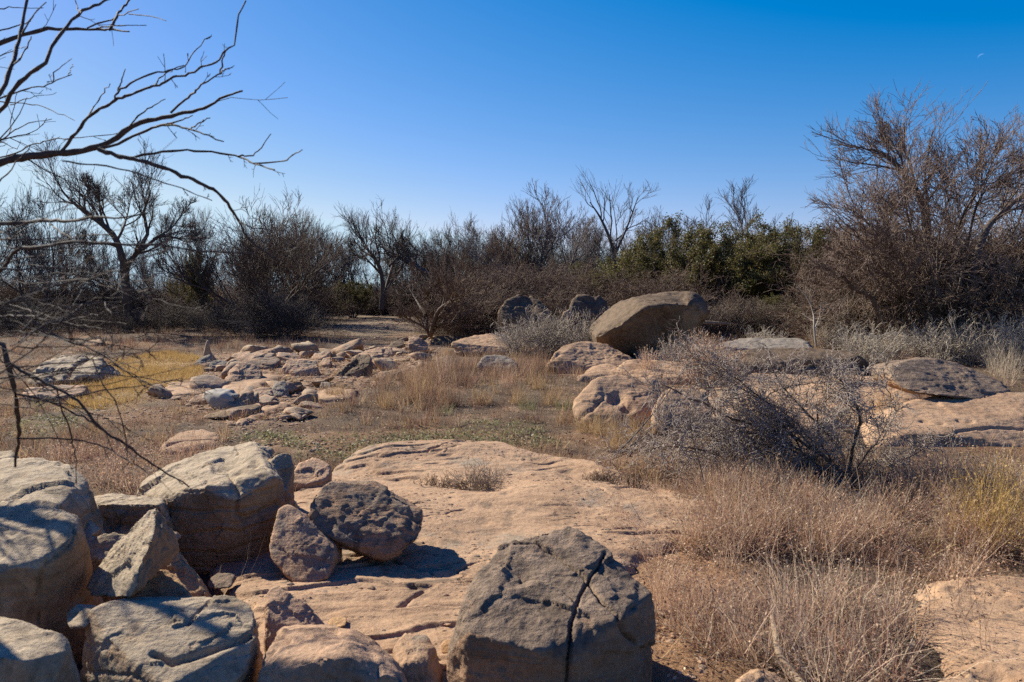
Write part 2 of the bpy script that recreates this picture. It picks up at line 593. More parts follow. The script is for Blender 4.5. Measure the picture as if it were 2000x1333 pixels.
def rock_shape(P, seed=0, lvl=5, p=16, chips=5, chip=0.93, amp=0.05, freq=2.2, strata=0.0, strata_n=9, strata_ax=(0, 0, 1),
               pits=0.0, pit_f=7.0, pat_ax=(0, 0, 1), pat_b=0.0, pat_k=0.55, pat_n=0.6, cracks=(), micro=0.012, dents=(), facet=1.0):
    """Weathered block inside the hull of P: softened edges, chipped corners, ledges, pits, fissures."""
    g = np.random.default_rng(seed + 101)
    P = np.asarray(P, float)
    n, d = hull_planes(P)
    c = 0.5 * (P.max(0) + P.min(0)) * 0.4 + P.mean(0) * 0.6
    cn = norm(g.normal(0, 1, (chips, 3)))
    if chips:
        n = np.vstack([n, cn])
        d = np.concatenate([d, c @ cn.T + chip * ((P - c) @ cn.T).max(0)])
    dd = np.maximum(d - n @ c, 1e-3)
    ev, R = np.linalg.eigh(np.cov((P - c).T))
    S = np.sqrt(np.maximum(ev, 1e-6))
    S = np.maximum(S, S.max() * 0.12)
    u, F = ico(lvl)
    w = (u * S) @ R.T
    size = float(np.cbrt(np.prod(np.ptp((P - c) @ R, axis=0))))
    a = np.maximum(w @ n.T / dd, 0)
    p = p * (4.0 if p > 11 else 1.6)
    amx = a.max(1, keepdims=True)
    A = (a / amx) ** p
    share = np.linalg.norm((A / A.sum(1, keepdims=True)) @ n, axis=1)
    r = A.sum(1) ** (-1.0 / p) / amx[:, 0]
    X = w * r[:, None]
    nr = norm(((a / amx) ** (p - 1)) @ (n / dd[:, None]))
    Q = X / size
    off = seed * 3.17
    low = fbm(Q * freq + off, 5, 0.5, seed)
    rid = fbm(Q * freq * 1.6 + off + 7, 4, 0.5, seed + 5, ridged=True)
    disp = amp * size * (low * 0.9 + 0.35 * (rid - 0.2))
    disp += 0.7 * micro * size * (fbm(Q * 14 + off, 3, 0.55, seed + 9) + 0.7 * fbm(Q * 34 + off, 2, 0.6, seed + 10))
    # conchoidal chips: flat-bottomed facets between sharp arrises
    for ff, fa in ((1.6, 0.034), (4.2, 0.013)):
        qq = Q * ff + off + 0.25 * np.stack([low, rid, low], -1)
        disp += facet * fa * size * facet_noise(qq, seed + 60)
    # edges break away in small chips
    edge = sstep(0.01, 0.16, 1 - share)
    disp -= 0.03 * size * edge * np.maximum(0, fbm(Q * 5.5 + off, 4, 0.6, seed + 71) + 0.12) * 2.0
    if strata:
        sa = norm(np.array(strata_ax, float))
        h = (Q @ sa) * strata_n + 1.1 * fbm(Q * 2.0 + off, 3, 0.5, seed + 3)
        fr = h - np.floor(h)
        amp_l = _hash(np.floor(h).astype(np.int64), np.zeros(len(h), np.int64), np.zeros(len(h), np.int64), seed) - 0.5
        side = 1 - np.abs(nr @ sa) ** 2
        prof = amp_l * 0.9 - 0.75 * np.exp(-((fr - 0.5) / 0.5) ** 8 * 0) * (np.minimum(fr, 1 - fr) < 0.10)
        disp += strata * size * prof * side
    if pits:
        q = pit_noise(Q * pit_f + off + 0.6 * np.stack([low, rid, low], -1), seed)
        mk = sstep(-0.15, 0.35, fbm(Q * 1.7 + off, 2, 0.5, seed + 31))
        disp -= pits * size * (1 - sstep(0.1, 0.62, q)) * mk
        disp += pits * 0.7 * size * fbm(Q * 6.5 + off, 4, 0.6, seed + 2)
    Wp = X + c
    if len(cracks) or len(dents):
        sx, sy = project(Wp)
        facing = (nr * (CAM - Wp)).sum(1) > 0
        for pl, wpx, dep in cracks:
            pl = np.array(pl, float)
            jx = 5 * fbm(Q * 9 + off, 3, 0.6, seed + 40); jy = 5 * fbm(Q * 9 + off + 50, 3, 0.6, seed + 41)
            k = poly_dist(sx + jx, sy + jy, pl, closed=False)
            disp -= np.where(facing, dep * np.exp(-(k / wpx) ** 2), 0)
        for (dx, dy), rad, dep in dents:
            k = np.hypot(sx - dx, (sy - dy) * 1.3) / rad
            disp -= np.where(facing, dep * np.exp(-k ** 3), 0)
    X = X + nr * disp[:, None]
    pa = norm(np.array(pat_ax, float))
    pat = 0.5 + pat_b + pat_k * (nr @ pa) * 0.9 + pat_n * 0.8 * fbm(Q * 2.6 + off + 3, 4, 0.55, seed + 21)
    return X + c, F, np.clip(pat, 0, 1)


def rock(name, label, cat, pts, base=None, Y=None, mat='pink', back=0.35, ground=True, group=None, seed=None, foot=True, extra=(), sink=0.11, parent=None, **kw):
    """pts: (px, py, depth offset) on the photo; the block stands at Y metres (or where its base pixel meets the ground)."""
    if Y is None:
        Y = gnd(*base)[0][1]
    A = np.array([(q[0], q[1], q[2] if len(q) > 2 else 0.0) for q in pts], float)
    P = at(A[:, 0], A[:, 1], Y + A[:, 2])
    E = []
    if ground:
        lo, hi = P[:, 0].min(), P[:, 0].max()
        yb = P[:, 1].max() + back * (hi - lo) * 0.5
        m = (hi - lo) * 0.12
        for x in (lo + m, hi - m):
            E.append((x, yb, H(x, yb) - sink))
        z0 = P[:, 2].min()
        yf = P[:, 1].min()
        E += [(lo + m, yf + 0.1 * (yb - yf), min(z0, float(H(lo + m, yf))) - sink), (hi - m, yf + 0.1 * (yb - yf), min(z0, float(H(hi - m, yf))) - sink)]
    else:
        # a loose block: give it a back as deep as it is thick
        w = np.ptp(P[:, 0]); hgt = np.ptp(P[:, 2])
        c = P.mean(0)
        B = c + (P - c) * 0.78
        B[:, 1] = P[:, 1].max() + back * min(w, hgt * 1.6)
        E += [tuple(b) for b in B]
    for q in extra:
        E.append(tuple(at(q[0], q[1], Y + q[2])))
    P = np.vstack([P, np.array(E)]) if E else P
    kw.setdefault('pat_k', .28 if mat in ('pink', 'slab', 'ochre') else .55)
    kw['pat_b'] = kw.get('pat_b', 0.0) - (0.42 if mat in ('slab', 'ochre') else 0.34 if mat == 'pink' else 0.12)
    seed = seed if seed is not None else (int(abs(A[0, 0] * 7 + A[0, 1] * 3)) % 9973)
    V, F, pat = rock_shape(P, seed=seed, **kw)
    o0 = np.array([V[:, 0].mean(), V[:, 1].mean(), V[:, 2].min()])
    if foot:
        FOOT.append(np.array(hull2d(V[::max(1, len(V) // 800), :2])))
    me = mk_mesh(name, V - o0, F, {'pat': pat})
    o = link(name, me, MAT[mat], loc=o0)
    if parent is None:
        tag(o, label, cat, group)
    return o


def slab(name, label, cat, poly, height=0.12, edge=0.25, res=0.02, mat='slab', seed=1, tilt=(0, 0), ledge=0.025, ledge_n=0.14, und=0.06, grooves=(), domes=(), cracks=(), pat_b=-0.25, foot=True, edge_n=0.12, drop=0.25):
    """A sheet of bedrock: polygon in photo pixels on the ground, raised, terraced and fissured."""
    pg = px_poly(poly)
    lo, hi = pg.min(0) - 0.3, pg.max(0) + 0.3
    nx, ny = int((hi[0] - lo[0]) / res) + 2, int((hi[1] - lo[1]) / res) + 2
    X, Yy = np.meshgrid(np.linspace(lo[0], hi[0], nx), np.linspace(lo[1], hi[1], ny))
    d = poly_dist(X, Yy, pg)
    d = np.where(in_poly(X, Yy, pg), d, -d)
    d = d + edge_n * fbm2(X * 2.2, Yy * 2.2, 4, seed=seed) + 0.3 * edge_n * fbm2(X * 9, Yy * 9, 3, seed=seed + 2)
    t = np.clip(d / edge, 0, 1)
    z = height * np.sqrt(1 - (1 - t) ** 2)
    ctr = pg.mean(0)
    z = z + tilt[0] * (X - ctr[0]) + tilt[1] * (Yy - ctr[1])
    z = z + und * fbm2(X * 0.9, Yy * 0.9, 3, seed=seed + 4)
    for (px, py), r, hgt in domes:
        q = gnd(px, py)[0]
        z = z + hgt * np.exp(-(((X - q[0]) / r[0]) ** 2 + ((Yy - q[1]) / r[1]) ** 2))
    for pl, w, dep in grooves:
        gp = px_poly(pl)
        k = poly_dist(X + 0.06 * fbm2(X * 4, Yy * 4, 3, seed=seed + 8), Yy + 0.06 * fbm2(X * 4, Yy * 4, 3, seed=seed + 9), gp, closed=False)
        z = z - dep * np.exp(-(k / w) ** 2)
    # ledges: the sheets break in thin steps
    if ledge:
        q = (ledge_n * fbm2(X * 0.55 + 0.2 * Yy, Yy * 2.3 - 0.75 * X, 4, 0.5, seed=seed + 6) + 0.3 * (z - z.min())) / ledge
        fr = q - np.floor(q)
        msk = sstep(-0.1, 0.25, fbm2(X * 0.8, Yy * 0.8, 2, seed=seed + 12))
        z = z + ledge * 1.0 * msk * (np.floor(q) + sstep(0.82, 1.0, fr) - q)
    # short curved fissures
    cr = fbm2(X * 0.9 + 0.4 * Yy, Yy * 4.2 - 1.2 * X, 4, 0.5, seed=seed + 15)
    cm = sstep(0.05, 0.3, fbm2(X * 1.3, Yy * 1.3, 3, seed=seed + 18))
    z = z - 0.03 * np.exp(-(cr / 0.014) ** 2) * cm
    for pl, w, dep in cracks:
        gp = px_poly(pl)
        k = poly_dist(X + 0.05 * fbm2(X * 7, Yy * 7, 3, seed=seed + 28), Yy + 0.05 * fbm2(X * 7, Yy * 7, 3, seed=seed + 29), gp, closed=False)
        z = z - dep * np.exp(-(k / w) ** 2)
    z = z + 0.007 * fbm2(X * 12, Yy * 12, 4, 0.6, seed=seed + 20) + 0.012 * fbm2(X * 4, Yy * 6, 3, 0.5, seed=seed + 22)
    z = H(X, Yy) + np.where(d > 0, z, np.maximum(d * 2.5, -drop)) - 0.01
    keep = d > -0.10
    idx = np.arange(nx * ny).reshape(ny, nx)
    q = np.stack([idx[:-1, :-1], idx[:-1, 1:], idx[1:, 1:], idx[1:, :-1]], -1).reshape(-1, 4)
    q = q[keep.ravel()[q].all(1)]
    used = np.unique(q)
    remap = np.full(nx * ny, -1); remap[used] = np.arange(len(used))
    V = np.stack([X, Yy, z], -1).reshape(-1, 3)[used]
    pat = 0.5 + pat_b + 0.55 * fbm2(V[:, 0] * 1.1, V[:, 1] * 1.6, 4, seed=seed + 25)
    o0 = np.array([ctr[0], ctr[1], H(*ctr)])
    me = mk_mesh(name, V - o0, remap[q], {'pat': np.clip(pat, 0, 1)})
    o = link(name, me, MAT[mat], loc=o0)
    tag(o, label, cat)
    if foot:
        FOOT.append(pg)
    return o, (X[0], Yy[:, 0], z)


# ------------------------------------------------------------------ ground sheet
def zone(pl):
    return px_poly(pl)


Z_YELLOW = zone([(130, 800), (150, 740), (230, 705), (330, 688), (405, 700), (390, 735), (310, 760), (270, 780), (200, 800)])
Z_DEBRIS = zone([(290, 770), (380, 745), (420, 690), (540, 684), (690, 690), (790, 660), (870, 660), (860, 690), (790, 745), (640, 775), (590, 820), (450, 832), (380, 795)])
Z_GREEN = [zone([(560, 895), (620, 860), (760, 850), (900, 822), (1060, 830), (1100, 880), (990, 878), (800, 888), (660, 905)]),
           zone([(10, 830), (80, 810), (150, 815), (200, 850), (120, 870), (20, 860)]),
           zone([(420, 860), (520, 845), (600, 855), (590, 880), (470, 870)])]
Z_RIGHT = zone([(1255, 1420), (1230, 1090), (1270, 1010), (1400, 955), (1500, 930), (1750, 935), (2060, 950), (2060, 1130), (1850, 1150), (1770, 1180), (1800, 1330), (1850, 1420)])
Z_PALE = zone([(1385, 668), (1450, 630), (1700, 640), (2150, 640), (2150, 745), (1960, 740), (1860, 705), (1720, 700), (1600, 660)])
Z_SAND = zone([(640, 640), (700, 612), (800, 612), (850, 640), (760, 660), (690, 665)])
Z_SOIL = zone([(1230, 1120), (1300, 1000), (1420, 1010), (1480, 1100), (1400, 1300), (1300, 1400), (1200, 1400)])


def soft(x, y, pg, w=0.5):
    d = poly_dist(x, y, pg)
    d = np.where(in_poly(x, y, pg), d, -d)
    d = d + 0.7 * w * fbm2(x * 1.2, y * 1.2, 3, seed=77)
    return sstep(-w, w, d)


def build_ground():
    ys = [-12.0]
    while ys[-1] < 900:
        ys.append(ys[-1] + max(0.05, 0.0105 * abs(ys[-1])) + (0.25 if ys[-1] < 2 else 0))
    ys = np.array(ys)
    u = np.linspace(-1, 1, 420)
    X = u[None, :] * (6 + 1.05 * np.maximum(ys, 0))[:, None]
    Yg = np.repeat(ys[:, None], len(u), 1)
    X = X + 0.3 * np.sin(Yg * 3) * 0.02
    near = np.exp(-np.maximum(Yg - 3, 0) / 14)
    z = H(X, Yg) + near * (0.03 * fbm2(X * 4, Yg * 4, 4, 0.6, seed=31) + 0.04 * fbm2(X * 1.7, Yg * 1.7, 3, 0.6, seed=33))
    ny, nx = X.shape
    idx = np.arange(nx * ny).reshape(ny, nx)
    q = np.stack([idx[:-1, :-1], idx[:-1, 1:], idx[1:, 1:], idx[1:, :-1]], -1).reshape(-1, 4)
    x, y = X.ravel(), Yg.ravel()
    n1 = fbm2(x * 0.8, y * 0.8, 4, seed=41)[:, None]
    n2 = fbm2(x * 3.1, y * 3.1, 4, seed=43)[:, None]
    soil = np.array([0.235, 0.135, 0.075]); litter = np.array([0.125, 0.085, 0.056]); pale = np.array([0.30, 0.22, 0.15])
    c = litter + (soil - litter) * sstep(-0.15, 0.35, n1) + (pale - litter) * 0.6 * sstep(0.15, 0.5, n2)
    def put(w, colr):
        nonlocal c
        c = c * (1 - w[:, None]) + np.array(colr) * w[:, None]
    put(0.75 * soft(x, y, Z_YELLOW, 0.6), (0.40, 0.25, 0.085))
    put(0.75 * soft(x, y, Z_DEBRIS, 0.6), (0.37, 0.235, 0.145))
    for zg in Z_GREEN:
        put(0.25 * soft(x, y, zg, 0.4) * sstep(-0.2, 0.2, n2[:, 0]), (0.17, 0.16, 0.07))
    put(0.5 * soft(x, y, Z_PALE, 0.8), (0.25, 0.20, 0.14))
    put(0.7 * soft(x, y, Z_SAND, 1.5), (0.24, 0.172, 0.112))
    put(0.9 * soft(x, y, Z_SOIL, 0.25), (0.42, 0.235, 0.125))
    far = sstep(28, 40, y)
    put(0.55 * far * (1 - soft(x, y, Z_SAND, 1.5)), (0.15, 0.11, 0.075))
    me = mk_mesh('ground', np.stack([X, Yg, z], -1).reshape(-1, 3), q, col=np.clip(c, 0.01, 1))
    m, nt, out = new_mat('dry_soil')
    a = N_(nt, 'ShaderNodeAttribute'); a.attribute_name = 'col'
    tc = N_(nt, 'ShaderNodeTexCoord')
    f1 = noise_tex(nt, tc.outputs['Object'], 6, 8, 0.7)
    f2 = noise_tex(nt, tc.outputs['Object'], 45, 6, 0.75)
    col = mix(nt, 0.75, a.outputs['Color'], ramp(nt, f2, [(0.3, (0.3, 0.28, 0.26)), (0.5, (0.95, 0.95, 0.95)), (0.72, (1.6, 1.5, 1.4))]), 'MULTIPLY')
    col = mix(nt, 0.6, col, ramp(nt, f1, [(0.32, (0.5, 0.48, 0.45)), (0.55, (1.0, 1.0, 1.0)), (0.75, (1.3, 1.2, 1.1))]), 'MULTIPLY')
    b = N_(nt, 'ShaderNodeBsdfPrincipled'); b.inputs['Roughness'].default_value = 0.95; b.inputs['Specular IOR Level'].default_value = 0.15
    nt.links.new(col, b.inputs['Base Color'])
    bp = N_(nt, 'ShaderNodeBump'); bp.inputs['Strength'].default_value = 0.9; bp.inputs['Distance'].default_value = 0.05
    nt.links.new(math_(nt, 'ADD', f2, f1), bp.inputs['Height']); nt.links.new(bp.outputs[0], b.inputs['Normal'])
    nt.links.new(b.outputs[0], out.inputs[0])
    o = link('ground', me, m)
    o['kind'] = 'structure'
    return o


build_ground()

# ------------------------------------------------------------------ bedrock sheets
SLAB = slab('rock_slab', 'broad tan sandstone sheet running behind the cracked dark boulder', 'rock slab',
     [(520, 1010), (600, 950), (645, 922), (720, 900), (810, 890), (900, 879), (985, 880), (1020, 904), (1100, 912), (1165, 918), (1235, 938), (1320, 965),
      (1400, 1000), (1390, 1060), (1290, 1085), (1235, 1130), (1260, 1333), (1240, 1500), (560, 1500), (440, 1240), (430, 1110)],
     height=0.10, edge=0.22, res=0.0095, seed=11, ledge=0.024, ledge_n=0.075, und=0.05,
     grooves=[([(640, 930), (760, 945), (860, 965), (960, 985)], 0.16, 0.07), ([(1120, 940), (1200, 952), (1290, 975)], 0.14, 0.05)],
     domes=[((850, 905), (1.3, 0.5), 0.14), ((800, 1010), (0.9, 0.7), 0.05), ((1130, 985), (0.9, 0.5), 0.05)],
     cracks=[([(985, 883), (930, 893), (880, 905), (840, 915)], 0.018, 0.03), ([(800, 1170), (840, 1180), (805, 1195), (790, 1215)], 0.014, 0.025),
             ([(760, 1120), (800, 1135), (840, 1142)], 0.012, 0.02), ([(870, 1040), (890, 1032), (905, 1030)], 0.015, 0.02), ([(1130, 975), (1190, 1000), (1260, 1010)], 0.012, 0.02)])
slab('rock_slab', 'flat pale sandstone sheet crossed by grass stalk shadows in the bottom right corner', 'rock slab',
     [(1775, 1165), (1830, 1145), (1930, 1138), (2030, 1140), (2150, 1170), (2150, 1420), (1880, 1330), (1800, 1250)],
     height=0.07, edge=0.2, res=0.014, seed=23, ledge=0.018, und=0.03, pat_b=-0.3)
slab('rock_slab', 'cracked pale sandstone sheet flush with the ground beyond the knobbly boulder', 'rock slab',
     [(298, 893), (335, 855), (400, 843), (440, 852), (420, 872), (350, 888)], height=0.08, edge=0.15, res=0.02, seed=29, und=0.03, foot=True,
     cracks=[([(300, 890), (350, 872), (420, 866)], 0.03, 0.05)])
slab('rock_slab', 'long pale strip of bedrock in front of the two rounded stones', 'rock slab',
     [(455, 832), (500, 805), (560, 785), (575, 795), (520, 815), (480, 832)], height=0.07, edge=0.12, res=0.03, seed=31, und=0.02)
slab('rock_slab', 'flat pinkish sandstone sheet behind the broken pale log', 'rock slab',
     [(315, 768), (330, 750), (395, 748), (420, 760), (400, 772), (340, 775)], height=0.06, edge=0.15, res=0.04, seed=37, und=0.02)
slab('rock_slab', 'tan bedrock patch under the tilted angular block', 'rock slab',
     [(425, 765), (470, 740), (520, 737), (560, 742), (520, 760), (470, 780)], height=0.10, edge=0.2, res=0.04, seed=39, und=0.03)
slab('rock_slab', 'low flat slab showing through the gravel left of the seedheads', 'rock slab',
     [(610, 790), (620, 768), (660, 760), (700, 770), (690, 785)], height=0.08, edge=0.15, res=0.04, seed=43, und=0.03)
slab('rock_slab', 'tan bedrock shelf under the tangled dead bush', 'rock slab',
     [(1290, 830), (1330, 775), (1480, 752), (1640, 740), (1770, 745), (1800, 790), (1700, 830), (1600, 850), (1420, 850)], height=0.12, edge=0.3, res=0.03, seed=47, und=0.06)
slab('rock_slab', 'low tan shelf of bedrock at the feet of the overhanging boulder', 'rock slab',
     [(1130, 745), (1150, 715), (1260, 700), (1345, 700), (1420, 715), (1400, 745), (1290, 755)], height=0.16, edge=0.3, res=0.03, seed=53, und=0.05, ledge=0.05, ledge_n=0.2)

# ------------------------------------------------------------------ left foreground pile
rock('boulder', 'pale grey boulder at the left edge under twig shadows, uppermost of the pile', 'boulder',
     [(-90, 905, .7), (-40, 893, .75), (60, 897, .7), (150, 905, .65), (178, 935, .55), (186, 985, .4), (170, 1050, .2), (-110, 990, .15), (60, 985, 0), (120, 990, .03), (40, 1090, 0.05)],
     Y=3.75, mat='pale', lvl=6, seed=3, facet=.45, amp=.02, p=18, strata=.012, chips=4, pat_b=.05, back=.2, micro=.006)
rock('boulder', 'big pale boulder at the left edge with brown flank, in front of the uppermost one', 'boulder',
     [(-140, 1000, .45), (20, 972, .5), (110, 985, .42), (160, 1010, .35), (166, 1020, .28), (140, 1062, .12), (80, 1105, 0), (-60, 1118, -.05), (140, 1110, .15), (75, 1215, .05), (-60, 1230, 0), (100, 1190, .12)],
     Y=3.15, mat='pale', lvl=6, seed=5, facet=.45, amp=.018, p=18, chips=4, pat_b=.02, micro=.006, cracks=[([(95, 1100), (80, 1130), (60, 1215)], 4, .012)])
rock('rock', 'small pale stone peeking over the topmost left boulder', 'rock', [(-40, 885, .2), (0, 880, .2), (25, 884, .2), (30, 900, 0), (-40, 905, 0)], Y=4.7, mat='pale', lvl=4, seed=8)
rock('boulder', 'pale blue-grey boulder filling the bottom left corner', 'boulder',
     [(-130, 1225, .35), (0, 1210, .35), (60, 1215, .33), (125, 1232, .25), (132, 1260, .15), (115, 1333, .08), (100, 1420, .05), (-130, 1420, 0), (-130, 1300, 0), (40, 1290, 0)],
     Y=2.5, mat='pale', lvl=6, seed=9, facet=.5, amp=.018, pat_b=.1, p=20, micro=.006)
rock('boulder', 'flat-topped pale boulder with a long crack and branch shadow, bottom left', 'boulder',
     [(172, 1182, .32), (240, 1168, .45), (335, 1162, .5), (400, 1163, .5), (455, 1160, .48), (490, 1178, .42), (502, 1200, .34), (498, 1245, .22), (470, 1333, .1), (440, 1420, .05),
      (330, 1345, -.05), (180, 1270, .18), (176, 1290, .2), (225, 1262, .13), (270, 1298, .05), (300, 1420, 0), (180, 1420, .15)],
     Y=2.72, mat='pale', lvl=7, seed=12, facet=.5, amp=.013, p=28, chips=3, strata=.01, pat_b=.02, micro=.006, foot=True,
     cracks=[([(300, 1282), (335, 1298), (370, 1290), (420, 1268), (470, 1252), (500, 1235)], 5, .03), ([(365, 1222), (390, 1198), (412, 1172)], 4, .02)])
rock('rock', 'thin pale slab standing tilted between the left boulders', 'rock',
     [(303, 992, .36), (290, 998, .36), (245, 1040, .34), (190, 1110, .26), (168, 1145, .2), (180, 1172, .1), (262, 1165, -.12), (285, 1080, .04), (303, 1030, .2)],
     Y=3.2, mat='pale', lvl=6, seed=14, amp=.03, ground=False, back=.12, p=22, strata=.02, strata_ax=(.7, -.2, .6), pat_b=.1, pat_ax=(-.6, -.3, .5), foot=False)
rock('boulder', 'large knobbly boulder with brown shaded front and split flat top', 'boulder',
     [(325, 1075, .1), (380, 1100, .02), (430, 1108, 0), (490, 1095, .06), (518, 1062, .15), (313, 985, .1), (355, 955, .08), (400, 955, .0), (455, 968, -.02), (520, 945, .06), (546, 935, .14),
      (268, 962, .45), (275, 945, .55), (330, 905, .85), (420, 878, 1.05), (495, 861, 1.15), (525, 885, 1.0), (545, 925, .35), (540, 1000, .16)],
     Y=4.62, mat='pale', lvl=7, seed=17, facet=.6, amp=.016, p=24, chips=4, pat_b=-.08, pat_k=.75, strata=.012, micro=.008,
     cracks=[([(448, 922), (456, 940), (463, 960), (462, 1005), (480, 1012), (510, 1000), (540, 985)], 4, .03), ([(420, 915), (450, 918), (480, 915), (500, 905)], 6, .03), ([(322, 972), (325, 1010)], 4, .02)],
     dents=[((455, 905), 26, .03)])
rock('rock', 'rounded knob leaning on the right end of the knobbly boulder', 'rock',
     [(505, 925, .1), (530, 890, .15), (548, 876, .18), (570, 885, .18), (574, 910, .12), (562, 950, .05), (545, 985, 0), (538, 965, 0), (515, 940, 0)],
     Y=5.05, mat='pale', lvl=6, seed=19, amp=.03, p=14, pat_b=0, back=.3, foot=False, cracks=[([(500, 905), (515, 912), (525, 895), (545, 880)], 4, .02)])
rock('rock', 'small rounded grey stone wedged beside the leaning knob', 'rock', [(492, 878, 0), (505, 872, .05), (530, 876, .05), (533, 890, 0), (518, 908, -.03), (502, 900, -.03)], Y=5.5, mat='pale', lvl=5, seed=20, ground=False, foot=False, p=12)
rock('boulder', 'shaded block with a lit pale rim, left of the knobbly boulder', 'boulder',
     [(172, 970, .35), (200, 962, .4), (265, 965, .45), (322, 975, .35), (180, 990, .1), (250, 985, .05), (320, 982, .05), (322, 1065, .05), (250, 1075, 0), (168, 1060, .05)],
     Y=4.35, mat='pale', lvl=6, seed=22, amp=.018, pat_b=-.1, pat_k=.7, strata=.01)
rock('rock', 'dark stone in the gap behind the tilted slab', 'rock', [(135, 1080, 0), (150, 1050, .1), (195, 1058, .1), (215, 1040, .15), (240, 1040, .15), (220, 1100, 0), (190, 1140, 0), (140, 1150, 0)], Y=3.75, mat='pale', lvl=5, seed=24, pat_b=-.15)
rock('rock', 'lit ochre stone wedged below the knobbly boulder, higher of the two', 'rock',
     [(262, 1110, .1), (285, 1065, .3), (320, 1062, .3), (350, 1100, .2), (385, 1118, .12), (402, 1160, 0), (330, 1170, -.05), (268, 1150, 0)], Y=3.75, mat='ochre', lvl=6, seed=26, strata=.015, pat_b=-.05, amp=.03)
rock('rock', 'lit ochre stone just behind the flat-topped boulder, lower of the two', 'rock',
     [(255, 1145, .1), (320, 1110, .2), (340, 1118, .18), (375, 1155, .1), (385, 1185, 0), (258, 1180, 0)], Y=3.4, mat='ochre', lvl=5, seed=27, pat_b=-.1, amp=.03)
rock('rock', 'brown flat rock leaning in the shadow of the knobbly boulder', 'rock',
     [(545, 985, .35), (565, 985, .36), (600, 1020, .26), (652, 1078, .14), (654, 1090, .12), (640, 1128, .02), (600, 1142, -.02), (572, 1138, 0), (530, 1092, .12), (524, 1070, .16)],
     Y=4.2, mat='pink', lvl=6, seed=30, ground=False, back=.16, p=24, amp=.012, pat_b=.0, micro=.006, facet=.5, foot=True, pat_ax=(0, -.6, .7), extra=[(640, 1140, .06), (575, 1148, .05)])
rock('boulder', 'tilted brown boulder with pitted face and long dark shadow', 'boulder',
     [(603, 985, .15), (612, 965, .25), (640, 940, .35), (722, 944, .4), (770, 972, .35), (795, 992, .3), (829, 1012, .25), (820, 1040, .15), (808, 1062, .08), (755, 1090, 0), (740, 1086, 0), (680, 1062, 0), (622, 1045, .02), (606, 1015, .08)],
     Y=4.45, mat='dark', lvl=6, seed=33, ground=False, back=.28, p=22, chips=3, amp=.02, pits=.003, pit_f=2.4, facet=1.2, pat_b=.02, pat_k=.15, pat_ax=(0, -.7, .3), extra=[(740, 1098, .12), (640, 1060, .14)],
     cracks=[([(785, 1002), (815, 1018), (822, 1030)], 3, .012)])
rock('rock', 'pointed pinkish stone with a lit left edge beside the flat-topped boulder', 'rock',
     [(522, 1160, .15), (535, 1142, .2), (550, 1148, .18), (610, 1188, .12), (655, 1228, .1), (630, 1240, 0), (520, 1268, -.04), (514, 1262, .0), (518, 1210, 0.02)],
     Y=3.3, mat='pink', lvl=6, seed=35, p=24, amp=.02, back=.3, pat_b=-.2, micro=.006)
rock('boulder', 'rough pinkish boulder with dark pitted front at the bottom edge', 'boulder',
     [(520, 1262, .2), (548, 1230, .38), (610, 1226, .45), (680, 1232, .42), (742, 1270, .3), (775, 1300, .2), (795, 1340, .1), (790, 1430, 0), (480, 1430, 0), (500, 1310, .08), (600, 1290, 0.02), (690, 1290, .02)],
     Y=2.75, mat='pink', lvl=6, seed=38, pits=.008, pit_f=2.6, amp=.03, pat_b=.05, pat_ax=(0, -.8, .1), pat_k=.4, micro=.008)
rock('rock', 'fist-sized ochre stone sitting on the sandstone sheet', 'rock', [(845, 1212, .02), (860, 1200, .06), (885, 1205, .05), (892, 1225, 0), (880, 1233, -.01), (850, 1232, 0)], Y=3.85, mat='ochre', lvl=5, seed=40, ground=False, back=.08, amp=.04)
rock('rock', 'ridged tan stone between the rough pink boulder and the cracked dark one', 'rock',
     [(768, 1262, .2), (790, 1232, .3), (835, 1240, .3), (850, 1275, .2), (848, 1333, .05), (845, 1420, 0), (772, 1400, 0), (780, 1300, .05), (830, 1290, .08)], Y=3.0, mat='slab', lvl=5, seed=42, amp=.03, strata=.02, pat_b=.0)
rock('boulder', 'big dark grey boulder split by a forked crack, orange base', 'boulder',
     [(1006, 1052, .5), (1112, 1027, .58), (1182, 1070, .48), (1266, 1160, .26), (1280, 1250, .2), (1276, 1420, .18),
      (898, 1192, .1), (866, 1290, .06), (890, 1420, .08), (910, 1232, -.04), (1050, 1272, -.13), (1112, 1290, -.13), (1205, 1212, -.02), (1110, 1420, .02), (960, 1420, .02)],
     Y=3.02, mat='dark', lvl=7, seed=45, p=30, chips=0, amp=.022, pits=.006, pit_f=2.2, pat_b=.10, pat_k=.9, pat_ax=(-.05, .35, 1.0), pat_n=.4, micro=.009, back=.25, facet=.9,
     cracks=[([(1005, 1060), (1050, 1062), (1075, 1078), (1110, 1105), (1140, 1128), (1150, 1145), (1175, 1178), (1200, 1200)], 2.0, .045), ([(1180, 1085), (1160, 1120), (1142, 1148), (1125, 1185), (1115, 1220), (1108, 1290), (1104, 1333)], 2.0, .045),
             ([(1205, 1205), (1212, 1235), (1235, 1258)], 3, .04)],
     dents=[((1010, 1130), 28, .02), ((1040, 1180), 30, .012)])
rock('rock', 'smooth rust-coloured stone at the left end of the sandstone sheet', 'rock',
     [(562, 945, 0), (585, 902, .25), (612, 893, .3), (640, 902, .25), (648, 920, .12), (635, 938, .02), (600, 946, -.03)], Y=6.5, mat='pink', lvl=5, seed=48, pat_b=-.1, amp=.03)
rock('rock', 'pale stone cut off by the bottom edge below the foreground grass', 'rock', [(1425, 1345, .1), (1460, 1318, .2), (1490, 1308, .25), (1530, 1325, .2), (1560, 1360, .1), (1540, 1430, 0), (1430, 1430, 0)], Y=3.0, mat='slab', lvl=5, seed=50)
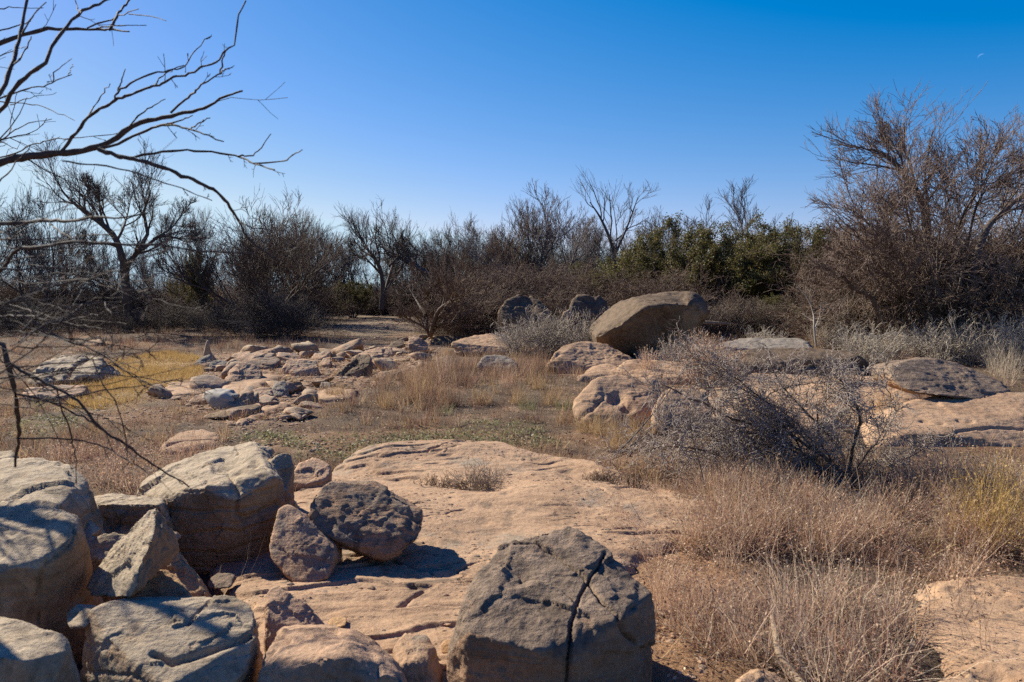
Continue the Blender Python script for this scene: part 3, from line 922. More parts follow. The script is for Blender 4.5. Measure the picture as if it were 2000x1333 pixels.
rock('rock', 'yellowish stone cut off by the bottom right edge', 'rock', [(1800, 1345, .1), (1850, 1322, .2), (1900, 1318, .22), (1935, 1340, .1), (1940, 1430, 0), (1800, 1430, 0)], Y=2.9, mat='slab', lvl=5, seed=51)

# broken pieces in the gaps of the pile
rock('stone', 'wedge of pale stone lodged under the topmost left boulder', 'stone', [(140, 1030, 0.1), (172, 1015, 0.15), (180, 1045, 0.05), (160, 1075, 0), (138, 1060, 0)], Y=3.9, mat='pale', lvl=4, ground=False, back=.15, p=22, amp=.03)
rock('stone', "angular pink chip lying behind the tilted slab's tip", 'stone', [(305, 1050, 0.1), (318, 1032, 0.15), (340, 1045, 0.1), (335, 1068, 0), (308, 1068, 0)], Y=3.9, mat='pink', lvl=4, ground=False, back=.15, p=22, amp=.03)
rock('stone', 'small dark stone in the shadowed hollow below the knobbly boulder', 'stone', [(405, 1135, 0.1), (425, 1118, 0.15), (455, 1128, 0.1), (450, 1150, 0), (412, 1152, 0)], Y=4.1, mat='dark', lvl=4, ground=False, back=.15, p=22, amp=.03)
rock('stone', "pale sliver of stone beside the flat-topped boulder's left corner", 'stone', [(128, 1200, 0.1), (150, 1180, 0.15), (172, 1192, 0.1), (168, 1225, 0), (135, 1230, 0)], Y=2.95, mat='pale', lvl=4, ground=False, back=.15, p=22, amp=.03)
rock('stone', 'flat brown flake lying in front of the leaning flat rock', 'stone', [(595, 1160, 0.1), (612, 1150, 0.12), (640, 1156, 0.1), (650, 1168, 0.02), (615, 1174, 0)], Y=4.0, mat='pink', lvl=4, ground=False, back=.15, p=22, amp=.03)
rock('stone', 'square ochre fragment at the foot of the pointed pinkish stone', 'stone', [(640, 1215, 0.06), (650, 1206, 0.1), (672, 1210, 0.08), (676, 1224, 0), (648, 1228, 0)], Y=3.6, mat='ochre', lvl=4, ground=False, back=.15, p=22, amp=.03)
rock('stone', 'thumb-sized tan pebble below the pitted tilted boulder', 'stone', [(715, 1118, 0.03), (724, 1112, 0.05), (737, 1116, 0.03), (735, 1126, 0), (718, 1127, 0)], Y=4.35, mat='slab', lvl=4, ground=False, back=.15, p=22, amp=.03)
rock('stone', 'rust chip against the left side of the big cracked boulder', 'stone', [(860, 1262, 0.04), (872, 1250, 0.08), (888, 1256, 0.05), (884, 1276, 0), (864, 1278, 0)], Y=3.4, mat='ochre', lvl=4, ground=False, back=.15, p=22, amp=.03)

# ------------------------------------------------------------------ right side
rock('boulder', 'smooth tan boulder with dimples rising out of the dry grass', 'boulder',
     [(1114, 792, .5), (1125, 770, .6), (1165, 738, .95), (1225, 726, 1.2), (1285, 732, 1.2), (1300, 765, .8), (1265, 800, .3), (1255, 830, .15), (1170, 830, 0), (1118, 815, .2)],
     base=(1180, 838), mat='slab', lvl=6, seed=60, facet=.35, amp=.045, p=10, pat_b=-.12, micro=.006, chips=3,
     dents=[((1205, 778), 16, .06), ((1228, 800), 12, .04)], cracks=[([(1140, 808), (1165, 795), (1178, 775)], 3, .025), ([(1222, 785), (1224, 815)], 3, .02)])
rock('boulder', 'round tan boulder beside the dimpled one, behind dead twigs', 'boulder',
     [(1270, 800, .2), (1285, 770, .5), (1310, 755, .7), (1380, 760, .7), (1400, 800, .3), (1380, 850, 0), (1275, 840, 0)], base=(1310, 850), mat='slab', lvl=5, seed=61, facet=.4, amp=.04, p=10, pat_b=-.1)
rock('boulder', 'low sunlit dome of tan sandstone left of the overhanging boulder', 'boulder',
     [(1063, 716, .1), (1085, 690, .6), (1110, 672, 1.1), (1150, 664, 1.4), (1185, 668, 1.4), (1225, 690, 1.1), (1260, 712, .6), (1200, 728, 0), (1110, 726, 0)], base=(1150, 730), mat='slab', lvl=6, seed=62, facet=.4, amp=.03, p=9, strata=.025, strata_n=5, pat_b=-.15)
rock('boulder', 'huge dark overhanging boulder shaped like a turtle shell', 'boulder',
     [(1161, 658, .3), (1166, 680, .45), (1205, 618, .6), (1240, 586, 1.1), (1295, 573, 1.6), (1352, 572, 1.6), (1383, 602, 1.3), (1200, 642, .08), (1255, 604, .15), (1345, 592, .45), (1372, 628, .9), (1335, 652, .75), (1300, 688, .8), (1230, 694, .7)],
     base=(1250, 720), mat='olive', lvl=6, seed=64, ground=False, back=1.2, p=14, amp=.03, chips=2, pat_b=.3, pat_k=.2, micro=.008, pits=.004, facet=.8, cracks=[([(1300, 600), (1292, 640), (1300, 685)], 4, .05)], extra=[(1220, 702, 1.0), (1330, 690, 1.0)])
rock('rock', 'dark squat block bearing the overhanging boulder', 'rock', [(1235, 685, .4), (1340, 668, .5), (1350, 705, .3), (1300, 712, .1), (1240, 706, .2)], base=(1280, 718), mat='olive', lvl=5, seed=65)
rock('boulder', 'wide double ledge of grey-tan sandstone, upper sheet bleached', 'boulder',
     [(1400, 672, .9), (1450, 660, 1.5), (1560, 660, 1.7), (1590, 672, 1.3), (1580, 682, .7), (1480, 682, .5), (1410, 684, .5)], base=(1500, 735), mat='bluegrey', lvl=6, seed=66, facet=.3, strata=.03, strata_n=6, amp=.01, pat_b=.0, p=20)
rock('boulder', 'thick lower ledge with shadowed undercut beneath the bleached sheet', 'boulder',
     [(1415, 690, .6), (1480, 680, .9), (1580, 678, 1.1), (1660, 690, .9), (1705, 706, .6), (1700, 735, .3), (1640, 712, .1), (1560, 702, .15), (1530, 725, -.05), (1430, 742, 0), (1420, 715, .1), (1690, 740, .3)],
     base=(1500, 745), mat='olive', lvl=6, seed=67, facet=.35, amp=.014, strata=.02, strata_n=5, pat_b=.05, p=18, cracks=[([(1560, 715), (1620, 708), (1690, 712)], 7, .15)])
rock('rock', 'long thin tan sheet jutting from under the thick lower ledge', 'rock', [(1420, 748, .2), (1450, 738, .8), (1600, 734, 1.0), (1700, 738, .9), (1720, 748, .3), (1600, 757, 0), (1440, 757, 0)], base=(1560, 764), mat='slab', lvl=6, facet=.25, amp=.008, p=26, seed=130, strata=.04, strata_n=3)
rock('rock', 'flat tan plate between the double ledge and the lens-shaped boulder', 'rock', [(1625, 752, .1), (1660, 742, .7), (1745, 742, .8), (1750, 754, .3), (1700, 764, 0), (1640, 764, 0)], base=(1690, 772), mat='slab', lvl=6, facet=.25, amp=.008, p=26, seed=131, strata=.04, strata_n=3)
rock('rock', 'stepped tan layer tucked behind the red grass clump, upper step', 'rock', [(1245, 698, .3), (1270, 688, .6), (1335, 690, .6), (1340, 702, .2), (1250, 706, .1)], base=(1290, 722), mat='slab', lvl=5, seed=68, strata=.05, strata_n=3, p=24)
rock('rock', 'stepped tan layer tucked behind the red grass clump, lower step', 'rock', [(1205, 716, .3), (1230, 704, .7), (1345, 706, .7), (1350, 728, .1), (1300, 732, .0), (1210, 730, .0)], base=(1290, 738), mat='slab', lvl=5, seed=69, strata=.04, strata_n=4, p=24)
rock('boulder', 'dark lens-shaped boulder balanced on the big tan slab', 'boulder',
     [(1734, 738, .35), (1738, 725, .45), (1762, 706, .8), (1810, 698, 1.0), (1862, 706, 1.0), (1930, 735, .8), (1965, 750, .6), (1976, 765, .4), (1968, 782, .2), (1900, 780, .0), (1830, 770, -.05), (1765, 762, .05)],
     Y=10.05, mat='dark', lvl=6, seed=72, ground=False, back=.5, p=13, facet=.4, amp=.03, pits=.008, pit_f=3.5, pat_b=.25, pat_k=.25, strata=.012, extra=[(1780, 768, .5), (1950, 786, .5)])
rock('boulder', 'big tan slab bank carrying the lens-shaped boulder', 'boulder',
     [(1690, 872, .2), (1705, 835, .5), (1760, 795, 1.1), (1790, 776, 1.5), (1850, 770, 1.7), (1985, 766, 1.9), (2180, 762, 2.0), (2180, 900, .2), (2000, 910, 0), (1850, 905, 0), (1700, 885, 0.05), (1735, 838, .9), (1830, 832, 1.05), (1990, 828, 1.1)],
     Y=8.6, mat='slab', lvl=7, seed=74, facet=.1, amp=.012, strata=.006, strata_n=7, pat_b=-.1, p=16, micro=.006, back=.1,
     cracks=[([(1845, 880), (1850, 858), (1870, 845), (1905, 838), (1960, 836), (2000, 838)], 2.2, .03), ([(1800, 822), (1840, 830)], 3, .03), ([(1870, 822), (1900, 824)], 3, .03)])
rock('rock', 'pointed tan stone in the grass in front of the dead bush', 'rock', [(1716, 1045, 0), (1735, 1022, .1), (1750, 1018, .12), (1775, 1035, .1), (1805, 1058, .03), (1760, 1068, -.03), (1725, 1062, -.03)], Y=5.4, mat='slab', lvl=5, seed=76)
rock('rock', 'flat tan stone plate in the grass below the pointed one', 'rock', [(1738, 1078, 0), (1760, 1066, .15), (1830, 1078, .15), (1840, 1086, .02), (1835, 1100, 0), (1745, 1090, -.03)], Y=5.0, mat='slab', lvl=5, seed=77, p=22)
rock('rock', 'pale stone half hidden under the dead bush', 'rock', [(1418, 915, .05), (1440, 900, .2), (1480, 895, .25), (1520, 905, .2), (1530, 940, .0), (1430, 945, 0)], Y=7.4, mat='slab', lvl=5, seed=78)
rock('rock', 'bright flat stone at the left foot of the dead bush', 'rock', [(1300, 888, .1), (1325, 872, .3), (1355, 868, .3), (1360, 880, .05), (1320, 895, 0)], Y=8.3, mat='slab', lvl=5, seed=79)
rock('rock', 'low rusty rock outcrop in the pale grass behind the lens-shaped boulder', 'rock', [(1740, 698, .1), (1770, 682, .5), (1830, 680, .5), (1850, 690, .3), (1830, 702, 0), (1760, 704, 0)], base=(1790, 708), mat='pink', lvl=5, seed=80, strata=.04, pat_b=-.1)
rock('boulder', 'arched grey-brown boulder among silver twigs, beneath the brown brush', 'boulder', [(975, 612, .2), (985, 586, .6), (1010, 574, 1.0), (1035, 575, 1.0), (1075, 600, .7), (1080, 625, .1), (980, 628, 0)], Y=22.6, mat='olive', lvl=5, seed=82, amp=.05)
rock('boulder', 'tall rounded grey boulder left of the overhanging one', 'boulder', [(1108, 625, .1), (1118, 580, .6), (1135, 570, .9), (1165, 572, .9), (1186, 590, .7), (1195, 630, .2), (1185, 652, 0), (1115, 655, 0)], Y=22.2, mat='olive', lvl=5, seed=83, amp=.06, pits=.02, pat_b=.1)
rock('rock', 'small tan stone at the foot of the tall rounded boulder', 'rock', [(1095, 625, 0), (1102, 605, .2), (1118, 600, .3), (1122, 628, 0), (1100, 636, 0)], Y=21.9, mat='pink', lvl=4, seed=84)
rock('rock', 'dark low rock left of the huge overhanging boulder', 'rock', [(1100, 668, .1), (1125, 646, .5), (1150, 638, .6), (1170, 640, .5), (1172, 662, .1), (1120, 672, 0)], base=(1130, 676), mat='olive', lvl=5, seed=85, pat_b=.1)
rock('boulder', 'flat layered tan rock with thin sheets, in the centre', 'boulder',
     [(878, 673, .2), (900, 662, .8), (950, 652, 1.6), (990, 650, 1.8), (995, 656, 1.6), (1045, 668, 1.0), (1050, 672, .8), (1010, 684, .2), (960, 692, 0), (900, 688, .0)], base=(950, 697), mat='slab', lvl=6, seed=86, facet=.25, strata=.06, strata_n=5, strata_ax=(.06, -.1, 1), amp=.01, p=22)
rock('rock', 'thin curved plate of stone right of the layered rock', 'rock', [(1000, 690, .1), (1030, 680, .4), (1055, 673, .6), (1056, 677, .5), (1035, 688, .05), (1005, 695, 0)], base=(1030, 698), mat='slab', lvl=4, seed=87, p=20)
rock('rock', 'grey stone with a white patch in the middle of the meadow', 'rock', [(932, 712, .1), (945, 700, .4), (975, 693, .6), (1000, 700, .5), (1012, 712, .2), (995, 722, 0), (940, 724, 0)], base=(970, 726), mat='bluegrey', lvl=5, seed=88, amp=.05)

# ------------------------------------------------------------------ left middle distance
rock('boulder', 'grey-brown folded outcrop at the far left beyond the branches', 'boulder',
     [(46, 742, .3), (60, 722, .7), (90, 700, 1.3), (130, 690, 1.7), (165, 689, 1.7), (196, 700, 1.3), (202, 722, .7), (198, 742, .2), (150, 752, 0), (60, 752, 0)], base=(120, 755), mat='pale', lvl=6, seed=90, amp=.06, p=10, pat_b=.0, strata=.03,
     cracks=[([(130, 740), (150, 715), (170, 698), (180, 692)], 4, .12), ([(70, 725), (110, 722), (130, 726)], 4, .1), ([(104, 720), (106, 745)], 3, .08)])
rock('rock', 'low reddish ledge in front of the folded outcrop', 'rock', [(38, 770, .1), (45, 757, .4), (120, 752, .7), (165, 752, .7), (168, 765, .3), (120, 778, 0), (50, 782, 0)], base=(100, 785), mat='pink', lvl=5, seed=91, strata=.04, strata_n=4)
LM = [
    ('angular pinkish block tilted on bedrock in the clearing', [(436, 745, .2), (450, 722, .5), (468, 710, .7), (505, 714, .6), (510, 722, .5), (509, 742, .25), (495, 755, .05), (445, 754, 0)], (475, 758), 'pink', 6, dict(p=24, pat_b=0., seed=100, amp=.025)),
    ('wedge-shaped reddish block with a shaded front', [(553, 720, .2), (560, 704, .5), (590, 701, .6), (617, 703, .5), (622, 722, .2), (620, 734, .1), (572, 733, 0)], (596, 736), 'pink', 6, dict(p=24, seed=101, amp=.02, pat_b=0)),
    ('long tilted grey plank of rock, lower one', [(455, 711, .1), (500, 700, .5), (538, 696, .7), (548, 702, .5), (540, 716, .1), (520, 720, 0)], (510, 722), 'dark', 5, dict(p=24, seed=102, pat_b=-.2, amp=.02)),
    ('long tilted tan plank of rock, upper one', [(450, 704, .1), (480, 692, .5), (525, 683, .8), (540, 686, .7), (535, 695, .3), (460, 708, 0)], (495, 712), 'pink', 5, dict(p=24, seed=103, amp=.02)),
    ('thin sheet of rock behind the two planks', [(452, 694, .2), (475, 687, .5), (490, 686, .5), (488, 692, .1), (460, 699, 0)], (470, 702), 'pink', 4, dict(seed=104, p=20)),
    ('broad flat pink slab right of the planks', [(540, 700, .1), (545, 688, .5), (575, 690, .5), (592, 698, .3), (570, 704, 0)], (565, 706), 'pink', 4, dict(seed=105, p=20)),
    ('grey oval stone beside the tan weeds', [(406, 712, .1), (420, 704, .3), (440, 704, .3), (450, 710, .2), (448, 720, 0), (415, 720, 0)], (428, 722), 'bluegrey', 5, dict(seed=106, p=9)),
    ('grey humped stone at the foot of the broken stump', [(378, 710, .1), (395, 695, .3), (410, 692, .3), (412, 706, .1), (385, 714, 0)], (395, 716), 'bluegrey', 5, dict(seed=107, p=10)),
    ('brown rounded stone, left of a touching pair', [(473, 778, .1), (485, 762, .3), (510, 754, .4), (530, 756, .35), (534, 772, .1), (515, 780, 0), (480, 783, 0)], (500, 785), 'pink', 5, dict(seed=108, p=9)),
    ('blue-grey rounded stone, right of a touching pair', [(528, 765, .15), (532, 748, .3), (548, 741, .35), (560, 745, .3), (564, 765, .1), (555, 773, 0), (535, 774, 0)], (547, 777), 'bluegrey', 5, dict(seed=109, p=9)),
    ('ochre pyramid stone behind the blue-grey one', [(546, 742, .2), (566, 731, .4), (590, 748, .2), (588, 756, .05), (560, 762, 0), (550, 755, .05)], (570, 765), 'ochre', 5, dict(seed=110, p=22)),
    ('grey slanted block leaning right, first of the row', [(656, 733, .1), (678, 712, .4), (700, 696, .7), (720, 695, .6), (726, 705, .4), (724, 717, .2), (680, 733, 0)], (690, 737), 'olive', 6, dict(seed=111, p=24, amp=.02, pat_b=-.1, cracks=[([(668, 732), (685, 715), (697, 707)], 4, .08)])),
    ('pale tilted slab on top of the slanted block', [(686, 698, .2), (705, 688, .5), (742, 679, .8), (747, 684, .6), (748, 694, .3), (728, 698, .1), (700, 703, .1)], (715, 712), 'pink', 5, dict(seed=112, p=24, pat_b=-.1)),
    ('squat square stone under the front tree', [(797, 672, .1), (799, 660, .4), (818, 659, .4), (835, 668, .3), (836, 684, 0), (802, 687, 0)], (815, 690), 'pink', 5, dict(seed=113, p=24)),
    ('small tan block right of the pale tilted slab', [(749, 690, .1), (750, 678, .3), (765, 679, .3), (768, 692, 0), (752, 695, 0)], (758, 697), 'pink', 4, dict(seed=114, p=22)),
    ('flat grey stone leaning toward the front tree', [(755, 678, .1), (770, 669, .4), (785, 665, .5), (790, 672, .2), (770, 680, 0)], (770, 684), 'olive', 4, dict(seed=115, p=22)),
    ('pink pentagonal stone at the edge of the meadow grass', [(733, 738, .1), (740, 726, .3), (757, 724, .35), (762, 728, .2), (745, 742, 0)], (745, 744), 'pink', 5, dict(seed=116, p=24)),
    ('small brown block on the long pale strip', [(487, 801, .05), (492, 791, .2), (506, 787, .2), (512, 797, .05), (500, 803, 0)], (498, 806), 'pink', 4, dict(seed=117, p=22)),
    ('red-brown stone at the left end of the pale log', [(369, 782, .1), (385, 773, .3), (402, 771, .3), (403, 782, .1), (375, 788, 0)], (386, 790), 'pink', 4, dict(seed=118, p=12)),
    ('small pale oval stone on the edge of the yellow grass', [(289, 768, .05), (300, 758, .2), (315, 759, .2), (320, 767, .05), (295, 771, 0)], (305, 773), 'slab', 4, dict(seed=119, p=9)),
    ('flat tan stone far back below the shrubs', [(604, 702, .1), (615, 690, .4), (645, 686, .5), (648, 692, .3), (625, 702, 0)], (625, 704), 'pink', 4, dict(seed=120, p=24)),
    ('cracked tan block behind the wedge-shaped one', [(622, 712, .1), (632, 698, .3), (646, 697, .3), (646, 712, 0), (626, 716, 0)], (636, 718), 'pink', 4, dict(seed=121, p=24)),
    ('grey cube-like stone amid tufts in the debris', [(625, 755, .1), (628, 746, .2), (645, 746, .2), (648, 760, 0), (628, 763, 0)], (637, 765), 'bluegrey', 4, dict(seed=122, p=20)),
    ('white chip lying far back in the sandy clearing', [(752, 640, .05), (757, 634, .2), (760, 640, .1), (756, 643, 0)], (756, 644), 'slab', 3, dict(seed=123, p=12)),
    ('pale rock lying in the shade of the left trees', [(165, 672, .1), (180, 664, .4), (200, 662, .4), (202, 670, .1), (175, 676, 0)], (185, 677), 'slab', 4, dict(seed=124, p=14)),
    ('dark wide stone beneath the front tree', [(838, 668, .1), (850, 657, .4), (900, 656, .5), (900, 668, .1), (850, 674, 0)], (865, 676), 'olive', 5, dict(seed=125, p=14)),
]
for lab, pts, base, mt, lv, kw in LM:
    rock('rock', lab, 'rock', pts, base=base, mat=mt, lvl=lv, group=None, **kw)


# pale weathered log and stump in the clearing
def log_mesh(name, label, ctrl, radii, mat, Y, seed, N=24, K=22, hollow=True):
    g = np.random.default_rng(seed)
    C = at(np.array([c[0] for c in ctrl]), np.array([c[1] for c in ctrl]), Y + np.array([c[2] for c in ctrl]))
    P = curve_through(C, N)
    s = np.linspace(0, 1, N)
    r = np.interp(s, np.linspace(0, 1, len(radii)), radii)
    T = norm(np.gradient(P, axis=0))
    A = norm(np.cross(T, np.array([.1, .3, 1.0]))); B = np.cross(T, A)
    th = np.arange(K) * 2 * np.pi / K
    prof = 1 + 0.16 * fbm(np.stack([np.cos(th) * 1.6, np.sin(th) * 1.6, th * 0], -1)[None] + np.stack([s * 2, s * 0, s * 0], -1)[:, None], 4, .6, seed)
    prof = prof + 0.05 * g.normal(0, 1, (1, K))
    R = r[:, None] * prof
    V = P[:, None] + R[..., None] * (A[:, None] * np.cos(th)[None, :, None] + B[:, None] * np.sin(th)[None, :, None])
    V[-1] += (T[-1] * (g.normal(0, .35, (K, 1)) * r[-1]))
    V[0] += (T[0] * (g.normal(0, .35, (K, 1)) * r[0]))
    V = V.reshape(-1, 3)
    i = np.arange(N - 1)[:, None] * K; k = np.arange(K)[None]; k2 = (k + 1) % K
    Q = np.stack([i + k, i + k2, i + K + k2, i + K + k], -1).reshape(-1, 4)
    V = np.vstack([V, P[0] + T[0] * r[0] * .4, P[-1] - T[-1] * r[-1] * .5])
    n0 = N * K
    t1 = np.stack([np.full(K, n0), (np.arange(K) + 1) % K, np.arange(K)], -1)
    t2 = np.stack([np.full(K, n0 + 1), (N - 1) * K + np.arange(K), (N - 1) * K + (np.arange(K) + 1) % K], -1)
    o0 = P[0].copy(); o0[2] = V[:, 2].min()
    return link(name, mk_mesh(name, V - o0, [Q, t1, t2]), MAT[mat], loc=o0)


MAT['deadwood'] = bark('bleached_wood', (0.37, 0.325, 0.27), (0.22, 0.19, 0.16), 9, .05)
MAT['deadwood_tan'] = bark('tan_wood', (0.36, 0.26, 0.17), (0.17, 0.12, 0.08), 12, .05)
yl = gnd(430, 800)[0][1]
tag(log_mesh('driftwood_log', '', [(403, 772, .25), (425, 778, .15), (450, 786, .05), (466, 786, 0)], [.06, .15, .19, .12], 'deadwood', yl, 5), 'bleached broken log with a split end lying in the clearing', 'log')
ys_ = gnd(408, 712)[0][1]
tag(log_mesh('tree_stump', '', [(412, 712, 0), (406, 695, .02), (405, 680, 0), (406, 666, 0)], [.18, .13, .11, .03], 'deadwood_tan', ys_, 6), 'short splintered stump standing behind the humped grey stone', 'stump')
yg = gnd(1520, 1330)[0][1]
tag(log_mesh('dead_branch', '', [(1508, 1205, .35), (1515, 1240, .2), (1522, 1275, .1), (1545, 1310, .02), (1575, 1345, -.1)], [.010, .014, .016, .017, .015], 'deadwood_tan', yg - .05, 9, K=10), 'thick curved grey-tan stick in the foreground grass', 'branch')
yd = gnd(1400, 672)[0][1]
tag(log_mesh('dead_branch', '', [(1340, 629, .1), (1390, 631, 0), (1430, 634, 0)], [.05, .06, .03], 'deadwood_tan', yd, 10, K=8), 'straight fallen limb resting beside the huge overhanging boulder', 'branch')

# ------------------------------------------------------------------ loose flat stones in the clearing
PROTO = []
for k in range(13):
    g = np.random.default_rng(900 + k)
    B = g.uniform(-1, 1, (14, 3)) * np.array([.5, .38, .08 + .045 * (k % 4)])
    V, F, pat = rock_shape(B, seed=900 + k, lvl=3, p=18, amp=.04, chips=3)
    V = V - np.array([0, 0, V[:, 2].min() * .8])
    PROTO.append(mk_mesh('flat_stone', V, F, {'pat': np.clip(pat - .4, 0, 1)}))
    PROTO[-1].materials.append(MAT[['pink', 'slab', 'pink', 'slab', 'ochre', 'pink', 'slab', 'pink', 'olive', 'pink', 'pale', 'slab', 'pink'][k]])
g = np.random.default_rng(44)
cnt = 0
lo, hi = Z_DEBRIS.min(0), Z_DEBRIS.max(0)
while cnt < 220:
    x, y = g.uniform(lo[0], hi[0]), g.uniform(lo[1], hi[1])
    if not in_poly(np.array([x]), np.array([y]), Z_DEBRIS)[0]:
        continue
    if vnoise(np.array([[x * .5, y * .5, 2.0]]), 8)[0] < -.25:
        continue
    if any(in_poly(np.array([x]), np.array([y]), f)[0] for f in FOOT):
        continue
    s = float(np.clip(g.lognormal(-1.1, .6), .10, 1.0))
    me = PROTO[g.integers(len(PROTO))]
    o = link('flat_stone', me, loc=(x, y, float(H(x, y)) - .01))
    o.rotation_euler = (g.normal(0, .12), g.normal(0, .12), g.uniform(0, 6.28))
    o.scale = (s, s * g.uniform(.8, 1.1), s * g.uniform(.8, 1.3))
    tag(o, 'small flat loose stone littering the bare clearing', 'stone', 'loose stones littering the clearing')
    cnt += 1
# gravel: uncountable chips
def gravel(n, pg, smin, smax, seed):
    g = np.random.default_rng(seed)
    lo, hi = pg.min(0), pg.max(0)
    x = g.uniform(lo[0], hi[0], n * 4); y = g.uniform(lo[1], hi[1], n * 4)
    k = in_poly(x, y, pg) & (vnoise(np.stack([x * .7, y * .7, x * 0], -1), 9) > -.3)
    x, y = x[k][:n], y[k][:n]
    v0, f0 = ico(1)
    m = len(x)
    s = g.uniform(smin, smax, m) * g.uniform(.6, 1.4, m)
    sc = np.stack([s, s * g.uniform(.6, 1, m), s * g.uniform(.25, .5, m)], -1)
    a = g.uniform(0, 6.28, m)
    w = v0[None] * sc[:, None] * g.uniform(.75, 1.2, (m, len(v0), 1))
    ca, sa = np.cos(a)[:, None], np.sin(a)[:, None]
    V = np.stack([w[..., 0] * ca - w[..., 1] * sa + x[:, None], w[..., 0] * sa + w[..., 1] * ca + y[:, None], w[..., 2] + H(x, y)[:, None]], -1)
    F = (f0[None] + (np.arange(m) * len(v0))[:, None, None]).reshape(-1, 3)
    return V.reshape(-1, 3), F, np.repeat(g.uniform(0, .8, m), len(v0))
def on_slab(n, seed):
    g = np.random.default_rng(seed)
    xs, ys, z = SLAB[1]
    i = g.integers(4, len(ys) - 4, n * 3); j = g.integers(4, len(xs) - 4, n * 3)
    zz = z[i, j]; x, y = xs[j], ys[i]
    cl = vnoise(np.stack([x * 1.8, y * 1.8, x * 0], -1), 12)
    low = zz < (z[i - 4, j] + z[i + 4, j] + z[i, j - 4] + z[i, j + 4]) / 4 + .002
    k = (zz > H(x, y)) & (cl > .05) & low
    x, y, zz = x[k][:n], y[k][:n], zz[k][:n]
    v0, f0 = ico(1); m = len(x)
    s = g.lognormal(-4.9, .55, m).clip(.003, .03)
    w = v0[None] * np.stack([s, s * .8, s * .45], -1)[:, None] * g.uniform(.7, 1.25, (m, len(v0), 1))
    V = w + np.stack([x, y, zz], -1)[:, None]
    return V.reshape(-1, 3), (f0[None] + (np.arange(m) * len(v0))[:, None, None]).reshape(-1, 3), np.repeat(g.uniform(0, .9, m), len(v0))


parts = [on_slab(2400, 77), gravel(2600, Z_DEBRIS, .02, .07, 1), gravel(500, Z_SOIL, .008, .025, 2), gravel(1200, zone([(0, 900), (150, 800), (500, 800), (700, 860), (1000, 860), (1000, 880), (560, 920)]), .01, .04, 3), gravel(700, Z_SAND, .03, .08, 4)]
V = np.vstack([p[0] for p in parts]); off = np.cumsum([0] + [len(p[0]) for p in parts])
F = np.vstack([p[1] + off[i] for i, p in enumerate(parts)])
go = link('gravel', mk_mesh('gravel', V, F, {'pat': np.concatenate([p[2] for p in parts])}, smooth=False), MAT['pink'])
tag(go, 'scattered reddish stone chips and gravel on bare soil', 'gravel', kind='stuff')

# ------------------------------------------------------------------ bare trees and brush
def mesh_of(groups, name, sides, mat):
    v, q = tubes(groups, sides)
    me = mk_mesh(name, v, q)
    me.materials.append(MAT[mat])
    return me


def branch_out(limbs, lrad, seed, plan):
    """limbs (M,N,3) -> list of levels; plan: list of spawn kwargs."""
    g = np.random.default_rng(seed)
    out = []
    P, R = limbs, lrad
    src = [(P, R)]
    for kw in plan:
        kw = dict(kw)
        frm = kw.pop('frm', 1)
        np_, nr_ = [], []
        for A, B in src[-frm:]:
            p, r = spawn(A, B, g=g, **kw)
            np_.append(p); nr_.append(r)
        if len({p.shape[1] for p in np_}) == 1:
            P, R = np.concatenate(np_), np.concatenate(nr_)
        else:
            P, R = np_[-1], nr_[-1]
            out.extend(zip(np_[:-1], nr_[:-1]))
        src.append((P, R))
        out.append((P, R))
    return out


MESQ = [dict(n=7, t=(.25, 1), ratio=(.42, .8), ang=(18, 48), N=8, wander=.11, up=.07, rr=.6, rmin=.013, kink=.18),
        dict(n=7, t=(.2, 1), ratio=(.4, .75), ang=(16, 45), N=7, wander=.10, up=.07, rr=.55, rmin=.0095, kink=.12),
        dict(n=5, t=(.15, 1), ratio=(.5, .95), ang=(12, 40), N=6, wander=.09, up=.06, rr=.6, rmin=.0072, kink=.1),
        dict(n=3, t=(.2, 1), ratio=(.4, .8), ang=(12, 40), N=4, wander=.08, up=.05, rr=.7, rmin=.006)]


def gen_limbs(h, seed, n=3, ang=(8, 40), N=10, r=.09, wander=.10, up=.03, base=.12):
    g = np.random.default_rng(seed)
    a = g.uniform(0, 6.28, n) + np.arange(n) * 6.28 / n
    t = np.radians(g.uniform(*ang, n))
    d = np.stack([np.sin(t) * np.cos(a), np.sin(t) * np.sin(a), np.cos(t)], -1)
    S = np.stack([np.cos(a) * base * .6, np.sin(a) * base * .6, np.full(n, -.08)], -1)
    P = grow(S, d, h * g.uniform(.75, .95, n), N, wander, up, g, kink=.18)
    R = r * g.uniform(.7, 1.1, n)[:, None] * np.linspace(1, .22, N)[None]
    return P, R


def tree_parts(P, R, seed, plan, trunk_mat='bark_dark', twig_mat='bark_dark'):
    lv = branch_out(P, R, seed, plan)
    trunk = mesh_of([(P, R)] + lv[:1], 'trunk', 6, trunk_mat)
    crown = mesh_of(lv[1:], 'crown', 3, twig_mat)
    return trunk, crown


TREE_PROTO = []
for k, (n, ang, mt, tm) in enumerate([(3, (8, 40), 'bark_dark', 'bark_dark'), (2, (5, 30), 'bark_dark', 'bark_dark'), (4, (15, 45), 'bark_dark', 'bark_grey'), (5, (8, 35), 'bark_brown', 'bark_brown'), (2, (10, 30), 'bark_grey', 'bark_grey'), (4, (5, 28), 'bark_dark', 'bark_brown')]):
    P, R = gen_limbs(4.2, 300 + k, n=n, ang=ang, r=.085)
    zs = P[..., 2].max()
    t_, c_ = tree_parts(P, R, 320 + k, MESQ, mt, tm)
    ztop = max(v.co.z for v in c_.vertices)
    TREE_PROTO.append((t_, c_, ztop))


